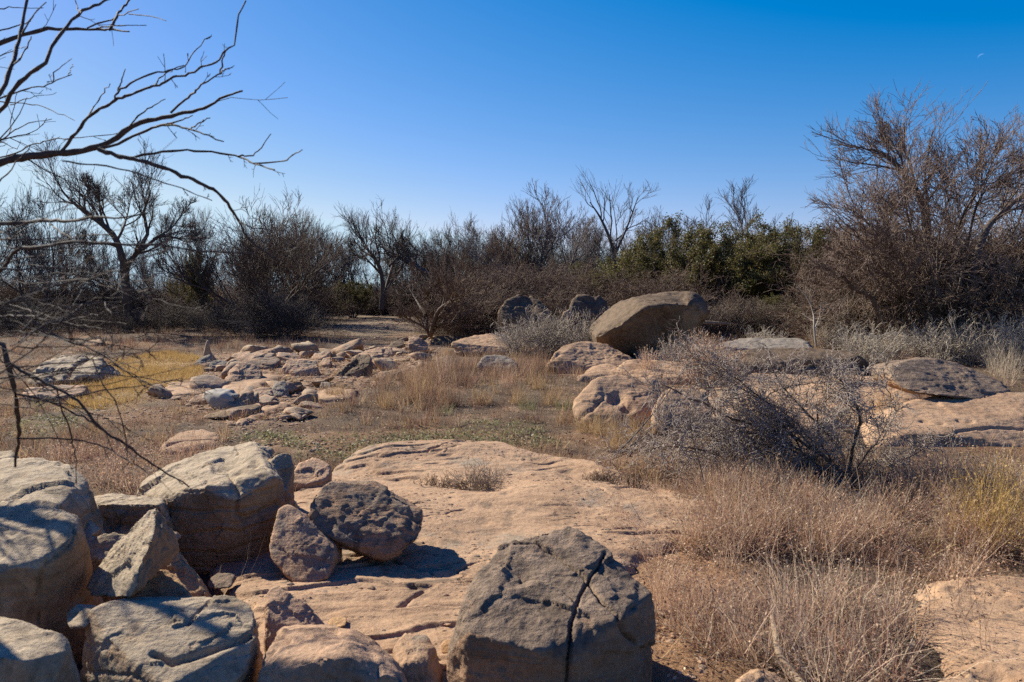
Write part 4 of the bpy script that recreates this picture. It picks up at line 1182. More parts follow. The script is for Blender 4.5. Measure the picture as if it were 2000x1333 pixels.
def put_tree(k, px, Y, topy, label, name='bare_tree', group=None, rot=None, wide=1.0, cat='tree'):
    t_, c_, zt = TREE_PROTO[k]
    x = float(at(px, 600, Y)[0]); z = float(H(x, Y))
    h = 1.14 * (float(at(px, topy, Y)[2]) - z)
    root = bpy.data.objects.new(name, None); COL.objects.link(root)
    root.empty_display_size = .2
    root.location = (x, Y, z - .03)
    s = h / zt
    root.scale = (s * wide, s * wide, s)
    root.rotation_euler = (0, 0, rot if rot is not None else rng.uniform(0, 6.28))
    tag(root, label, cat, group)
    for nm, me in (('trunk', t_), ('crown', c_)):
        link(nm, me, parent=root)
    return root


def traced_tree(name, label, Y, limbs, r0, plan, seed, tm='bark_dark', cm='bark_dark', wob=.5, cat='tree', N=12, tip=.2, ysc=1.0, xsc=1.0):
    """Main limbs follow the photograph's, with their own depth; twigs grow from them."""
    g = np.random.default_rng(seed)
    bx, by = limbs[0][0]
    limbs = [[(bx + (p[0] - bx) * (xsc if p[0] < bx else 1), by - (by - p[1]) * ysc) for p in l] for l in limbs]
    x0 = float(at(bx, by, Y)[0]); z0 = float(H(x0, Y))
    PP, RR = [], []
    for i, l in enumerate(limbs):
        n = len(l)
        dep = np.concatenate([[0], np.cumsum(g.normal(0, wob / n, n - 1) + g.choice([-1, 1]) * wob / n)]) if i else np.concatenate([[0], np.cumsum(g.normal(0, .1, n - 1))])
        q = at(np.array([p[0] for p in l]), np.array([p[1] for p in l]), Y + dep)
        PP.append(curve_through(q, N))
        k = r0[i] if isinstance(r0, (list, tuple)) else r0
        RR.append(k * np.linspace(1, tip, N))
    o0 = np.array([x0, Y, z0])
    P = np.array(PP) - o0; R = np.array(RR)
    t_, c_ = tree_parts(P, R, seed, plan, tm, cm)
    root = bpy.data.objects.new(name, None); COL.objects.link(root)
    root.location = o0
    tag(root, label, cat)
    link('trunk', t_, parent=root); link('crown', c_, parent=root)
    return root


# --- treeline, left to right
traced_tree('bare_tree', 'largest bare tree of the left treeline, forked trunk and wide fan crown', 31,
            [[(252, 645), (248, 560), (245, 510), (232, 460), (227, 440), (200, 408), (150, 366), (119, 331)],
             [(252, 645), (252, 560), (247, 505), (270, 468), (290, 422), (280, 387), (294, 335)],
             [(260, 480), (285, 458), (315, 433), (350, 440), (378, 440)],
             [(232, 460), (210, 450), (168, 454), (147, 475)],
             [(228, 445), (241, 415), (252, 370), (259, 321)],
             [(215, 425), (205, 390), (190, 350), (180, 325)],
             [(300, 440), (330, 420), (350, 395), (362, 360)],
             [(250, 600), (225, 560), (180, 530), (140, 520)]],
            [.15, .13, .09, .07, .06, .05, .05, .06], [dict(MESQ[0], n=8, ratio=(.25, .5)), MESQ[1], dict(MESQ[2], n=5), MESQ[3]], 401, wob=2.2, ysc=.87)
put_tree(1, 45, 36, 362, 'slender bare tree at the far left edge of the treeline', wide=.8)
put_tree(4, 110, 38, 470, 'low grey bare tree between the far left slender tree and the largest one')
put_tree(5, 395, 35, 428, 'upright bare tree with a dark leafy clump, right of the largest tree', wide=.75)
put_tree(0, 450, 38, 425, 'bare tree behind the dark rounded shrub, left half')
put_tree(3, 520, 30, 405, 'broad many-stemmed bare tree over the dark rounded shrub', wide=1.1)
put_tree(5, 575, 36, 430, 'bare tree just right of the broad many-stemmed one', wide=.8)
put_tree(1, 640, 46, 438, 'thin pale bare tree standing alone against the sky right of the dark shrub', wide=.75)
traced_tree('bare_tree', 'dense crooked bare tree with a leaning dead trunk, middle of the treeline', 42,
            [[(745, 605), (748, 565), (745, 535), (735, 510), (722, 492), (705, 478)],
             [(745, 605), (755, 560), (765, 525), (770, 500), (768, 478)],
             [(855, 560), (844, 541), (802, 516), (767, 495), (740, 480)],
             [(748, 540), (720, 510), (700, 490)], [(760, 520), (785, 495), (795, 475)]],
            [.14, .12, .16, .08, .08], [dict(MESQ[0], n=8, ratio=(.35, .7)), MESQ[1], MESQ[2], MESQ[3]], 402, wob=2.0)
put_tree(2, 870, 48, 446, 'rounded bare tree behind the brown brush, left end', wide=1.0)
put_tree(0, 925, 46, 458, 'short bare tree between two taller ones behind the brown brush')
put_tree(3, 972, 40, 418, 'tall bare tree rising from the brown brush, left one', wide=.8)
put_tree(5, 1038, 38, 404, 'dark dense bare tree rising from the middle of the brown brush', wide=.9)
put_tree(4, 1085, 40, 388, 'long-limbed bare tree reaching above its neighbours behind the brown brush', wide=.95)
put_tree(2, 1135, 44, 462, 'low bare tree left of the open-crowned tree')
traced_tree('bare_tree', 'slim open-crowned bare tree standing clear of the brush left of the junipers', 40,
            [[(1200, 600), (1201, 540), (1200, 500), (1190, 465), (1172, 425), (1152, 395)],
             [(1200, 505), (1205, 470), (1203, 440), (1198, 400)], [(1200, 500), (1218, 460), (1232, 425), (1246, 385)], [(1203, 470), (1225, 450), (1240, 430)]],
            [.11, .06, .07, .05], [dict(MESQ[0], n=5, ratio=(.25, .5)), dict(MESQ[1], n=5), dict(MESQ[2], n=4)], 403, tm='bark_grey', cm='bark_dark', wob=1.2)
put_tree(0, 1300, 38, 418, 'bare tree at the left end of the junipers')
put_tree(4, 1400, 37, 384, 'bare branches standing up behind the tallest juniper', wide=1.1)
put_tree(2, 1560, 45, 450, 'small bare tree between the junipers and the big right tree')
for px, Y, ty in ((-120, 34, 380), (-260, 40, 420), (2120, 26, 300), (2300, 34, 380), (690, 52, 478), (1255, 50, 470), (330, 44, 480), (820, 55, 485), (480, 46, 470), (1660, 50, 440)):
    put_tree(int(rng.integers(6)), px, Y, ty, 'thin bare tree deep in the back of the thicket', group='bare trees deep in the thicket', wide=rng.uniform(.8, 1.0))
g = np.random.default_rng(88)
for i in range(7):
    put_tree(int(g.integers(6)), -60 + 100 * i + g.uniform(-25, 25), g.uniform(37, 44), g.uniform(410, 480), 'small bare tree in the second row behind the left treeline', group='second row of bare trees at the left', wide=g.uniform(.8, 1.1))
for i in range(11):
    put_tree(int(g.integers(6)), 625 + 60 * i + g.uniform(-20, 20), g.uniform(46, 54), g.uniform(432, 475), 'small bare tree in the second row behind the clearing', group='second row of bare trees behind the clearing', wide=g.uniform(.8, 1.1))
traced_tree('bare_tree', 'small crooked tree with spreading low stems in the open centre', 25.5,
            [[(840, 655), (834, 638), (830, 620), (829, 590), (822, 556)], [(841, 655), (846, 636), (857, 606), (884, 587), (908, 578)],
             [(840, 655), (828, 640), (804, 626), (790, 620)], [(831, 615), (815, 590), (800, 565)], [(852, 618), (862, 590), (866, 560)], [(842, 650), (862, 632), (880, 618)]],
            [.10, .09, .05, .05, .05, .05], [dict(MESQ[0], n=8, ratio=(.35, .7)), dict(MESQ[1], n=7), dict(MESQ[2], n=5), MESQ[3]], 405, tm='bark_brown', cm='twig_brown', wob=1.2)
traced_tree('bare_tree', 'biggest tree in view: reddish bare tree with a dark leaning limb at the right edge', 19.5,
            [[(1832, 668), (1822, 560), (1812, 470), (1806, 414), (1806, 374), (1788, 322), (1760, 282), (1736, 250), (1716, 230), (1680, 214)],
             [(1736, 250), (1728, 210), (1710, 182)],
             [(1808, 430), (1788, 414), (1752, 408), (1712, 410), (1680, 426), (1652, 442)],
             [(1880, 668), (1900, 500), (1920, 422), (1936, 386), (1960, 362), (2000, 322), (2080, 270)],
             [(1850, 660), (1856, 480), (1880, 372), (1908, 320), (1930, 275), (1945, 245)],
             [(1720, 660), (1692, 590), (1676, 558), (1640, 546), (1620, 522), (1600, 494)],
             [(1806, 640), (1770, 520), (1730, 440), (1700, 370), (1680, 320)],
             [(1840, 650), (1830, 480), (1840, 380), (1856, 330), (1862, 285)],
             [(1900, 640), (1930, 480), (1985, 400), (2005, 310), (1995, 255)],
             [(1800, 640), (1740, 540), (1690, 480), (1640, 400)], [(1800, 640), (1720, 560), (1660, 480), (1612, 440)], [(1810, 640), (1760, 500), (1700, 420), (1640, 350)], [(1830, 640), (1800, 500), (1770, 400), (1755, 320)],
             [(1870, 640), (1960, 520), (2040, 440), (2100, 380)],
             [(1860, 640), (1880, 500), (1900, 380), (1920, 320), (1965, 270)]],
            [.13, .035, .06, .11, .05, .08, .04, .04, .05, .04, .035, .04, .035, .05, .04], [dict(MESQ[0], n=14, ratio=(.2, .45), rr=.4, wander=.09, up=.05, kink=.1, ang=(20, 55)), dict(MESQ[1], n=7, up=.05, wander=.10, kink=.1, rmin=.0075, ang=(18, 50)), dict(MESQ[2], n=4, up=.04, wander=.10, rmin=.0058, ang=(18, 50), kink=.1), dict(MESQ[3], n=3, rmin=.005)], 407, tm='bark_dark', cm='twig_rose', wob=1.8, ysc=.83, xsc=.86)

# --- brush
def shrub_mesh(seed, h, n, spread, mat, l1=9, l2=6, l3=2, droop=0.0, r=.012, leaf=None):
    g = np.random.default_rng(seed)
    a = g.uniform(0, 6.28, n); t = np.radians(np.abs(g.normal(0, spread, n)).clip(0, 82))
    d = np.stack([np.sin(t) * np.cos(a), np.sin(t) * np.sin(a), np.cos(t)], -1)
    S = np.stack([np.cos(a) * g.uniform(0, .35 * h, n), np.sin(a) * g.uniform(0, .35 * h, n), np.full(n, -.05)], -1)
    P = grow(S, d, h * g.uniform(.6, 1.05, n), 8, .12, .02 - droop, g, kink=.15)
    R = r * g.uniform(.6, 1.2, n)[:, None] * np.linspace(1, .4, 8)[None]
    lv = branch_out(P, R, seed, [dict(n=l1, t=(.12, 1), ratio=(.3, .6), ang=(25, 65), N=5, wander=.15, up=.03, rr=.6, rmin=.006, kink=.2),
                                 dict(n=l2, t=(.1, 1), ratio=(.35, .7), ang=(25, 65), N=4, wander=.16, up=.02, rr=.65, rmin=.0045, kink=.2),
                                 dict(n=l3, t=(.1, 1), ratio=(.4, .8), ang=(25, 60), N=3, wander=.12, up=.02, rr=.7, rmin=.004)])
    return mesh_of([(P, R)] + lv, 'shrub', 3, mat)


SHRUB = {
    'dark': [shrub_mesh(500 + k, 2.0, 30, 34, 'bark_dark') for k in range(2)] + [shrub_mesh(504, 2.0, 30, 38, 'bark_brown')],
    'brown': [shrub_mesh(510 + k, 2.0, 46, 36, 'twig_brown', l1=9, l2=7) for k in range(3)],
    'grey': [shrub_mesh(520 + k, 1.6, 46, 36, 'twig_grey', droop=.02) for k in range(2)],
    'silver': [shrub_mesh(530 + k, 1.0, 20, 18, 'twig_pale', l1=6, l2=3, l3=1, r=.010) for k in range(2)],
    'low': [shrub_mesh(540 + k, .35, 40, 48, 'twig_brown', l1=6, l2=4, l3=1, r=.004) for k in range(2)],
}
SHRUB_H = {k: [max(v.co.z for v in m.vertices) for m in ms] for k, ms in SHRUB.items()}


def put_shrub(kind, px, Y, topy, label, group=None, wide=1.0, name='shrub', g=rng, h=None):
    ms = SHRUB[kind]
    k = int(g.integers(len(ms)))
    x = float(at(px, 600, Y)[0]); z = float(H(x, Y))
    hh = h or max(.25, float(at(px, topy, Y)[2]) - z)
    s = hh / SHRUB_H[kind][k]
    o = link(name, ms[k], loc=(x, Y, z - .02))
    o.scale = (s * wide, s * wide, s)
    o.rotation_euler = (0, 0, g.uniform(0, 6.28))
    tag(o, label, 'shrub', group)
    return o


def row(kind, n, x0, x1, Y0, Y1, t0, t1, label, group, wide=(1.0, 1.3), seed=0):
    g = np.random.default_rng(seed)
    for i in range(n):
        px = x0 + (x1 - x0) * (i + g.uniform(0.1, .9)) / n
        put_shrub(kind, px, g.uniform(Y0, Y1), g.uniform(t0, t1), label, group, g.uniform(*wide), g=g)


row('dark', 22, -250, 640, 33, 40, 545, 590, 'dark bare shrub in the shaded thicket under the left trees', 'dark shrubs under the left trees', seed=1)
row('brown', 12, -120, 640, 36, 42, 500, 545, 'thin brown bush among the trunks of the left trees', 'thin bushes among the left trunks', (1.1, 1.5), seed=19)
row('dark', 14, -200, 470, 29, 33, 560, 600, 'low dark scrub at the foot of the left trees', 'low scrub under the left trees', (1.1, 1.5), seed=2)
put_shrub('dark', 528, 27.5, 528, 'big rounded near-black shrub at the edge of the sandy clearing', wide=1.0)
put_shrub('dark', 560, 28.2, 560, 'smaller dark shrub leaning out of the near-black rounded one', wide=1.2)
put_shrub('dark', 490, 28.5, 545, 'dark shrub on the left flank of the near-black rounded one', wide=1.2)
row('dark', 20, 590, 960, 46, 56, 515, 555, 'dark scrub closing the far side of the clearing', 'dark scrub beyond the clearing', (1.1, 1.5), seed=3)
row('brown', 12, 890, 1140, 28.5, 32, 485, 525, 'dense brown thorn bush in the thicket left of the junipers', 'brown thorn bushes left of the junipers', (1.0, 1.3), seed=4)
row('brown', 8, 905, 1130, 26.5, 28, 530, 570, 'lower brown thorn bush at the front of the thicket', 'lower brown bushes at the front', (1.1, 1.4), seed=5)
row('dark', 10, 900, 1300, 36, 46, 470, 510, 'dark bush behind the brown thorn bushes', 'dark bushes behind the brown ones', (1.0, 1.4), seed=6)
row('brown', 6, 1150, 1340, 26, 30, 490, 545, 'brown bush in front of the left junipers', 'brown bushes in front of the junipers', (1.0, 1.3), seed=7)
row('grey', 9, 1340, 1600, 24, 27, 560, 600, 'grey twiggy bush below the junipers', 'grey bushes below the junipers', (1.0, 1.4), seed=8)
row('brown', 18, 1480, 1900, 40, 58, 440, 490, 'brown bush on the low hill behind the big right tree', 'brown bushes on the low hill', (1.2, 1.6), seed=9)
row('brown', 16, 1690, 2120, 20.5, 23, 365, 450, 'reddish brown brush packed around the big right tree', 'brush around the big right tree', (.9, 1.2), seed=10)
row('grey', 14, 1660, 2120, 20.3, 22, 450, 560, 'grey drooping brush at the foot of the big right tree', 'grey brush at the foot of the right tree', (1.0, 1.4), seed=11)
row('brown', 6, 1700, 2120, 22, 24, 480, 540, 'thin brown brush in the shade behind the big right tree', 'dark brush behind the right tree', (1.0, 1.3), seed=12)
row('silver', 17, 985, 1220, 20, 22.3, 590, 630, 'silvery dead stalks among the grey boulders', 'silvery stalks among the boulders', (.8, 1.1), seed=13)
row('silver', 5, 1370, 1700, 17.5, 20, 615, 650, 'silvery dead weed behind the double ledge', 'silvery weeds behind the ledge', (.8, 1.1), seed=14)
row('silver', 3, 1310, 1400, 16.2, 17.2, 640, 660, 'silvery weed at the foot of the huge overhanging boulder', 'silvery weeds by the overhanging boulder', (.8, 1.1), seed=18)
row('silver', 14, 1650, 2080, 16, 18, 600, 650, 'silvery drooping weed in front of the right brush', 'silvery weeds in front of the right brush', (.8, 1.1), seed=15)
row('dark', 12, 1000, 2300, 70, 100, 470, 500, 'scrub on the far skyline', 'scrub on the far skyline', (2.0, 3.0), seed=16)
row('dark', 14, -400, 900, 66, 100, 530, 565, 'scrub far behind the left trees', 'scrub far behind the left trees', (2.0, 3.0), seed=17)


# --- junipers
def leaf_spray(pts, n, size, palette, g, jit=.12, up=.3):
    """Small leaf-sized faces round the twig ends."""
    k = g.integers(len(pts), size=n)
    c = pts[k] + g.normal(0, jit, (n, 3))
    d = norm(g.normal(0, 1, (n, 3)) + np.array([0, 0, up]))
    L = g.uniform(.6, 1.4, n)[:, None] * size
    s = norm(np.cross(d, g.normal(0, 1, (n, 3)))) * L * .32
    V = np.stack([c, c + d * L * .5 + s, c + d * L, c + d * L * .5 - s], 1)
    pal = np.array(palette)
    colr = pal[g.integers(len(pal), size=n)] * g.uniform(.7, 1.25, (n, 1))
    F = np.arange(n * 4).reshape(n, 4)
    return V.reshape(-1, 3), F, np.repeat(colr, 4, 0)


def juniper_mesh(seed, h=3.0, n=9, leaf=56000, pal=((.082, .084, .025), (.135, .118, .034), (.05, .058, .021), (.19, .14, .045), (.14, .095, .045))):
    g = np.random.default_rng(seed)
    a = g.uniform(0, 6.28, n); t = np.radians(g.uniform(4, 58, n))
    d = np.stack([np.sin(t) * np.cos(a), np.sin(t) * np.sin(a), np.cos(t)], -1)
    P = grow(np.stack([np.cos(a) * .12, np.sin(a) * .12, np.full(n, -.05)], -1), d, h * g.uniform(.7, 1.0, n), 9, .1, .05, g, kink=.15)
    R = .05 * np.linspace(1, .2, 9)[None] * g.uniform(.6, 1.1, n)[:, None]
    lv = branch_out(P, R, seed, [dict(n=10, t=(.2, 1), ratio=(.25, .46), ang=(25, 65), N=6, wander=.13, up=.05, rr=.55, rmin=.008),
                                 dict(n=6, t=(.25, 1), ratio=(.35, .6), ang=(20, 50), N=4, wander=.12, up=.08, rr=.6, rmin=.005)])
    trunk = mesh_of([(P, R)] + lv, 'trunk', 4, 'bark_dark')
    tips = lv[1][0][:, 1:].reshape(-1, 3)
    tips = tips[tips[:, 2] > h * .2]
    V, F, c = leaf_spray(tips, leaf, .042, pal, g, .05, .5)
    crown = mk_mesh('crown', V, F, col=c, smooth=False)
    crown.materials.append(MAT['leaf'])
    return trunk, crown, float(V[:, 2].max())


JUN = [juniper_mesh(600 + k, n=11 + k) for k in range(3)]
YEL = juniper_mesh(610, n=8, leaf=16000, pal=((.11, .10, .025), (.085, .09, .022), (.15, .11, .04)))


def put_juniper(k, px, Y, topy, label, wide=1.0, pr=None):
    t_, c_, zt = pr or JUN[k]
    x = float(at(px, 600, Y)[0]); z = float(H(x, Y))
    s = (float(at(px, topy, Y)[2]) - z) / zt
    root = bpy.data.objects.new('juniper_tree', None); COL.objects.link(root)
    root.location = (x, Y, z); root.scale = (s * wide, s * wide, s); root.rotation_euler = (0, 0, rng.uniform(0, 6.28))
    tag(root, label, 'juniper')
    link('trunk', t_, parent=root); link('crown', c_, parent=root)
    return root


put_juniper(0, 1335, 30, 405, 'tallest olive-green juniper, left of the group on the skyline', 1.05)
put_juniper(1, 1415, 29, 412, 'broad olive-green juniper in the middle of the group', 1.1)
put_juniper(2, 1490, 28.5, 425, 'spiky olive-green juniper right of the middle of the group', 1.05)
put_juniper(0, 1555, 33, 445, 'darker rounded juniper at the right end of the group', 1.0)
put_juniper(1, 1270, 32, 440, 'juniper half hidden by brown brush at the left end of the group', .9)
put_juniper(2, 1460, 33, 450, 'low juniper filling the back of the group', 1.0)
put_juniper(0, 1150, 30, 505, 'yellow-green bush in the thicket above the grey boulders', 1.0, YEL)
put_juniper(0, 1560, 25, 560, 'yellow-green grassy bush below the right junipers', 1.3, YEL)
put_juniper(1, 392, 34.5, 470, 'dark green mistletoe-like evergreen in the left treeline', .45)
put_juniper(2, 690, 44, 545, 'dark olive bush at the far edge of the sandy clearing', 1.0)

# --- the bare tree at the left whose boughs hang into the view
NEAR = [
    # px path, half width px at start/end, depth
    ([(-320, 560), (-150, 380), (0, 317), (45, 308), (90, 302), (130, 300), (162, 293), (193, 288), (216, 275), (252, 252), (279, 238), (311, 232), (342, 225), (378, 216), (405, 211), (423, 198), (450, 185), (473, 178)], 9, 1.8, 2.75),
    ([(194, 290), (234, 279), (270, 263), (306, 247), (333, 245), (369, 252), (405, 263), (437, 277)], 3.2, 1.3, 2.75),
    ([(306, 247), (351, 236), (376, 226)], 2, 1, 2.75), ([(369, 254), (392, 240), (410, 231)], 1.6, 1, 2.75),
    ([(193, 292), (225, 304), (261, 311), (297, 320), (333, 333), (365, 347), (392, 358), (419, 374), (441, 394), (455, 414), (468, 434), (482, 464), (509, 486), (540, 509)], 5, 2.2, 2.7),
    ([(261, 308), (293, 299), (342, 295), (387, 295), (428, 301), (466, 306), (495, 320), (536, 332)], 2.8, 1.4, 2.7),
    ([(466, 306), (504, 297), (529, 262)], 1.8, 1, 2.7), ([(495, 320), (549, 317), (590, 293)], 1.8, 1, 2.7), ([(468, 434), (500, 446), (542, 450)], 1.6, .9, 2.7),
    ([(119, 297), (144, 266), (169, 234), (198, 212), (225, 196), (261, 182), (302, 169), (333, 155), (365, 146), (400, 131), (432, 116), (443, 97), (461, 83), (464, 50), (466, 27), (480, 2)], 3.6, 1.4, 2.8),
    ([(225, 194), (230, 178), (261, 160), (297, 144), (333, 137), (360, 128), (382, 99), (411, 72)], 2.2, 1, 2.8), ([(230, 178), (245, 135)], 1.6, .9, 2.8), ([(302, 167), (324, 144), (360, 128)], 1.6, 1.2, 2.8), ([(169, 234), (189, 202), (215, 164)], 1.6, .8, 2.8),
    ([(333, 221), (360, 196), (382, 178), (405, 158), (430, 142), (444, 135)], 2.4, 1.3, 2.75), ([(430, 142), (437, 108), (443, 97)], 1.8, 1.3, 2.78), ([(252, 248), (279, 221), (323, 194)], 1.8, .9, 2.75),
    ([(-320, 300), (-150, 140), (0, 83), (40, 70), (90, 56), (122, 58), (153, 58), (189, 58), (214, 59), (252, 62)], 5, 1.4, 2.9),
    ([(214, 59), (225, 40), (234, 22), (252, 0), (262, -20)], 3, 2, 2.9), ([(171, 55), (212, 40), (270, 18)], 1.8, .9, 2.9), ([(189, 56), (243, 50), (286, 50)], 1.6, .8, 2.9), ([(252, 28), (288, 31), (324, 41)], 1.2, .7, 2.9),
    ([(-260, 420), (-90, 290), (0, 216), (18, 189), (40, 160), (68, 140), (83, 128), (95, 104), (110, 77), (131, 50), (158, 27), (180, 11), (207, 0), (240, -20)], 4.5, 2.4, 2.6), ([(158, 27), (149, 9), (144, -10)], 1.6, 1, 2.6),
    ([(-240, 380), (-70, 240), (0, 178), (14, 153), (27, 117), (36, 86), (43, 50), (50, 18), (56, -15)], 5, 3, 2.5), ([(27, 126), (50, 99), (61, 72)], 2, 1, 2.5), ([(43, 68), (68, 27), (90, 5)], 2, 1, 2.5),
    ([(-120, 230), (0, 194), (40, 178), (81, 169), (108, 160), (140, 146)], 2, .9, 2.8), ([(104, 158), (108, 140), (140, 115)], 1.3, .7, 2.8), ([(133, 147), (142, 126)], 1, .7, 2.8),
    ([(-60, 300), (0, 275), (27, 257), (63, 239), (101, 233)], 1.6, .7, 3.0), ([(18, 261), (23, 230), (34, 180)], 1.2, .6, 3.0), ([(-60, 330), (0, 306), (36, 297), (68, 281), (113, 272), (180, 268), (243, 257)], 1.6, .7, 3.1),
    ([(-60, 190), (0, 200), (70, 205), (110, 220), (146, 236)], 1.3, .6, 3.2), ([(20, 205), (70, 190), (110, 181)], 1.1, .5, 3.2),
    ([(-60, 20), (0, 18), (40, 14), (85, 16)], 1.4, .7, 3.0), ([(-50, 70), (0, 60), (45, 48), (60, 42)], 1.6, .8, 3.0), ([(0, 110), (30, 98), (52, 92)], 1.2, .6, 3.0),
    ([(-320, 470), (-120, 440), (0, 436), (45, 434), (90, 432), (135, 430), (189, 425), (234, 423), (288, 416)], 5, 1.6, 2.0), ([(97, 439), (140, 466)], 1.8, .9, 2.0),
    ([(-320, 640), (-100, 580), (0, 527), (18, 504), (45, 488), (90, 479), (167, 473), (234, 477), (315, 482), (369, 488), (428, 494), (500, 495)], 4, 1.6, 1.9),
    ([(-100, 530), (0, 527), (90, 524), (171, 522), (225, 509)], 2.2, 1, 1.8), ([(122, 315), (180, 322), (234, 331), (293, 347), (351, 367), (414, 392)], 1.9, 1, 2.3),
    ([(-60, 400), (0, 356), (32, 320), (58, 288)], 1.8, .9, 2.4), ([(120, 420), (150, 370), (170, 350)], 1, .5, 1.9), ([(585, 470), (595, 440), (603, 415)], 1.1, .5, 1.6), ([(560, 492), (630, 455), (690, 432)], 1.1, .5, 1.6),
    ([(-300, 720), (-100, 690), (0, 672), (14, 707), (28, 749), (33, 805), (37, 850), (33, 885), (30, 912)], 5.5, 2.8, 2.2),
    ([(10, 702), (63, 735), (105, 756), (154, 784), (185, 826), (217, 850), (245, 868), (280, 896), (315, 917), (370, 952)], 3.8, 1.6, 2.2),
    ([(30, 770), (91, 784), (140, 805), (185, 826)], 2.4, 2, 2.2), ([(37, 857), (105, 859), (150, 861), (196, 871), (245, 896), (290, 927)], 2, 1, 2.2),
    ([(-200, 640), (-40, 600), (35, 612), (105, 654), (157, 672), (196, 693), (245, 724), (301, 756), (322, 766)], 2.6, 1.1, 2.0),
    ([(-100, 610), (0, 616), (52, 618), (105, 627), (168, 644)], 2.2, 1, 1.9), ([(40, 650), (63, 626), (105, 605), (157, 595), (234, 591)], 1.8, 1, 1.8),
    ([(180, 700), (196, 742), (224, 780), (238, 819), (245, 857), (249, 892)], 1.6, .9, 2.1), ([(110, 757), (122, 801), (140, 847), (143, 875), (149, 910), (150, 945)], 1.8, .9, 2.2),
    ([(105, 612), (60, 650), (20, 676)], 2.2, 1.4, 1.9), ([(-100, 560), (0, 600), (60, 575), (122, 552), (170, 546), (235, 556), (300, 585), (400, 608)], 2, .9, 1.7), ([(150, 700), (180, 690), (260, 690)], 1.2, .6, 2.0), ([(205, 590), (222, 620), (232, 645)], 1.3, .7, 1.9),
    ([(-60, 760), (0, 730), (40, 700), (90, 660), (140, 600), (160, 560)], 1.8, .8, 1.9),
]
TX, TY = -3.55, 4.0
g = np.random.default_rng(70)
for k in range(58):           # thin blurred twigs low at the left edge
    y0 = g.uniform(440, 800); L = g.uniform(120, 360); sl = g.normal(.05, .35); cv = g.normal(0, 60)
    x0 = g.uniform(-60, 90)
    t = np.linspace(0, 1, 6)
    NEAR.append((list(zip(x0 + L * t, y0 + L * sl * t + cv * t * t)), g.uniform(.8, 1.9), .5, g.uniform(1.5, 2.3)))
troot = bpy.data.objects.new('overhanging_tree', None); COL.objects.link(troot)
troot.location = (TX, TY, float(H(TX, TY)))
tag(troot, 'leafless tree just outside the left edge with dark boughs hanging into the picture', 'tree')
o0 = np.array(troot.location)
g = np.random.default_rng(71)
tw_src = []
for i, (pl, w0, w1, Dp) in enumerate(NEAR):
    A = np.array(pl, float)
    n = len(A)
    dep = Dp + .22 * np.sin(np.linspace(0, 3 + i % 3, n) + i) * np.linspace(.3, 1, n)
    P3 = at(A[:, 0], A[:, 1], dep)
    N = max(10, n * 3)
    C = curve_through(P3, N)
    C[1:-1] += g.normal(0, .002, (N - 2, 3))
    if A[0, 0] <= -240:        # big boughs run back to the trunk
        root = np.array([TX, TY, 0.9 + 1.6 * (1 - (A[0, 1] / 720.0))])
        mid = .5 * (root + C[0]) + np.array([0, 0, .15])
        C = np.vstack([curve_through(np.array([root, mid, C[0]]), 9)[:-1], C])
    M = len(C)
    i0 = max(0, int(np.argmax(project(C)[0] > -5)) - 1)
    kk = (np.arange(M) - i0) / max(1, M - 1 - i0)
    r = np.where(kk < 0, w0 * (1 - .6 * kk), w0 + (w1 - w0) * kk) * Dp / F_PX * .92
    r = r * (1 + .12 * np.sin(np.arange(M) * 2.1 + i) + g.normal(0, .05, M))
    v, q = tubes([((C - o0)[None], r[None])], 7)
    link('branch', mk_mesh('branch', v, q), MAT['bark_near'], parent=troot)
    if len(pl) >= 6 and w0 > 1.5:
        tw_src.append((curve_through(C - o0, 16), np.interp(np.linspace(0, 1, 16), np.linspace(0, 1, M), r)))
TP = np.array([t[0] for t in tw_src]); TR = np.array([t[1] for t in tw_src])
tw1 = spawn(TP, TR, 4, t=(.45, .98), ratio=(.05, .13), ang=(25, 60), N=6, wander=.09, up=.02, rr=.4, rmin=.0016, g=g, kink=.12)
tw2 = spawn(tw1[0], tw1[1], 2, t=(.3, .9), ratio=(.3, .6), ang=(25, 55), N=4, wander=.08, rr=.6, rmin=.0013, g=g)
v, q = tubes([tw1, tw2], 3)
CROWN_V = (v, q)
trunkP = np.array([[[0, 0, -.1], [.02, 0, .5], [-.03, .03, 1.1], [.03, .0, 1.7], [.0, -.03, 2.3], [.08, 0, 2.9], [.2, .1, 3.5]],
                   [[0, 0, .7], [.0, .2, 1.2], [.05, .45, 1.7], [.1, .6, 2.1], [.1, .8, 2.5], [.1, .9, 2.8], [.1, .9, 3.1]],
                   [[0, 0, .8], [-.1, .2, 1.2], [-.1, .35, 1.5], [-.15, .5, 1.7], [-.2, .6, 1.85], [-.25, .7, 2.0], [-.3, .8, 2.2]]])
trunkP = np.array([curve_through(p, 14) for p in trunkP])
trunkR = np.array([.085, .05, .045])[:, None] * np.linspace(1, .35, 14)[None]
tl = branch_out(trunkP, trunkR, 72, [dict(n=7, t=(.3, 1), ratio=(.22, .38), ang=(25, 60), N=8, wander=.1, up=.0, rr=.4, rmin=.005, kink=.15), dict(n=5, t=(.25, 1), ratio=(.3, .6), ang=(25, 60), N=6, wander=.12, rr=.55, rmin=.003, kink=.15), dict(n=3, t=(.2, 1), ratio=(.35, .7), ang=(25, 55), N=4, wander=.1, rr=.6, rmin=.002)])
v, q = tubes([(trunkP, trunkR)], 9)
link('trunk', mk_mesh('trunk', v, q), MAT['bark_near'], parent=troot)
v, q = tubes(tl, 4)
q = np.vstack([q, CROWN_V[1] + len(v)]); v = np.vstack([v, CROWN_V[0]])
link('crown', mk_mesh('crown', v, q), MAT['bark_near'], parent=troot)

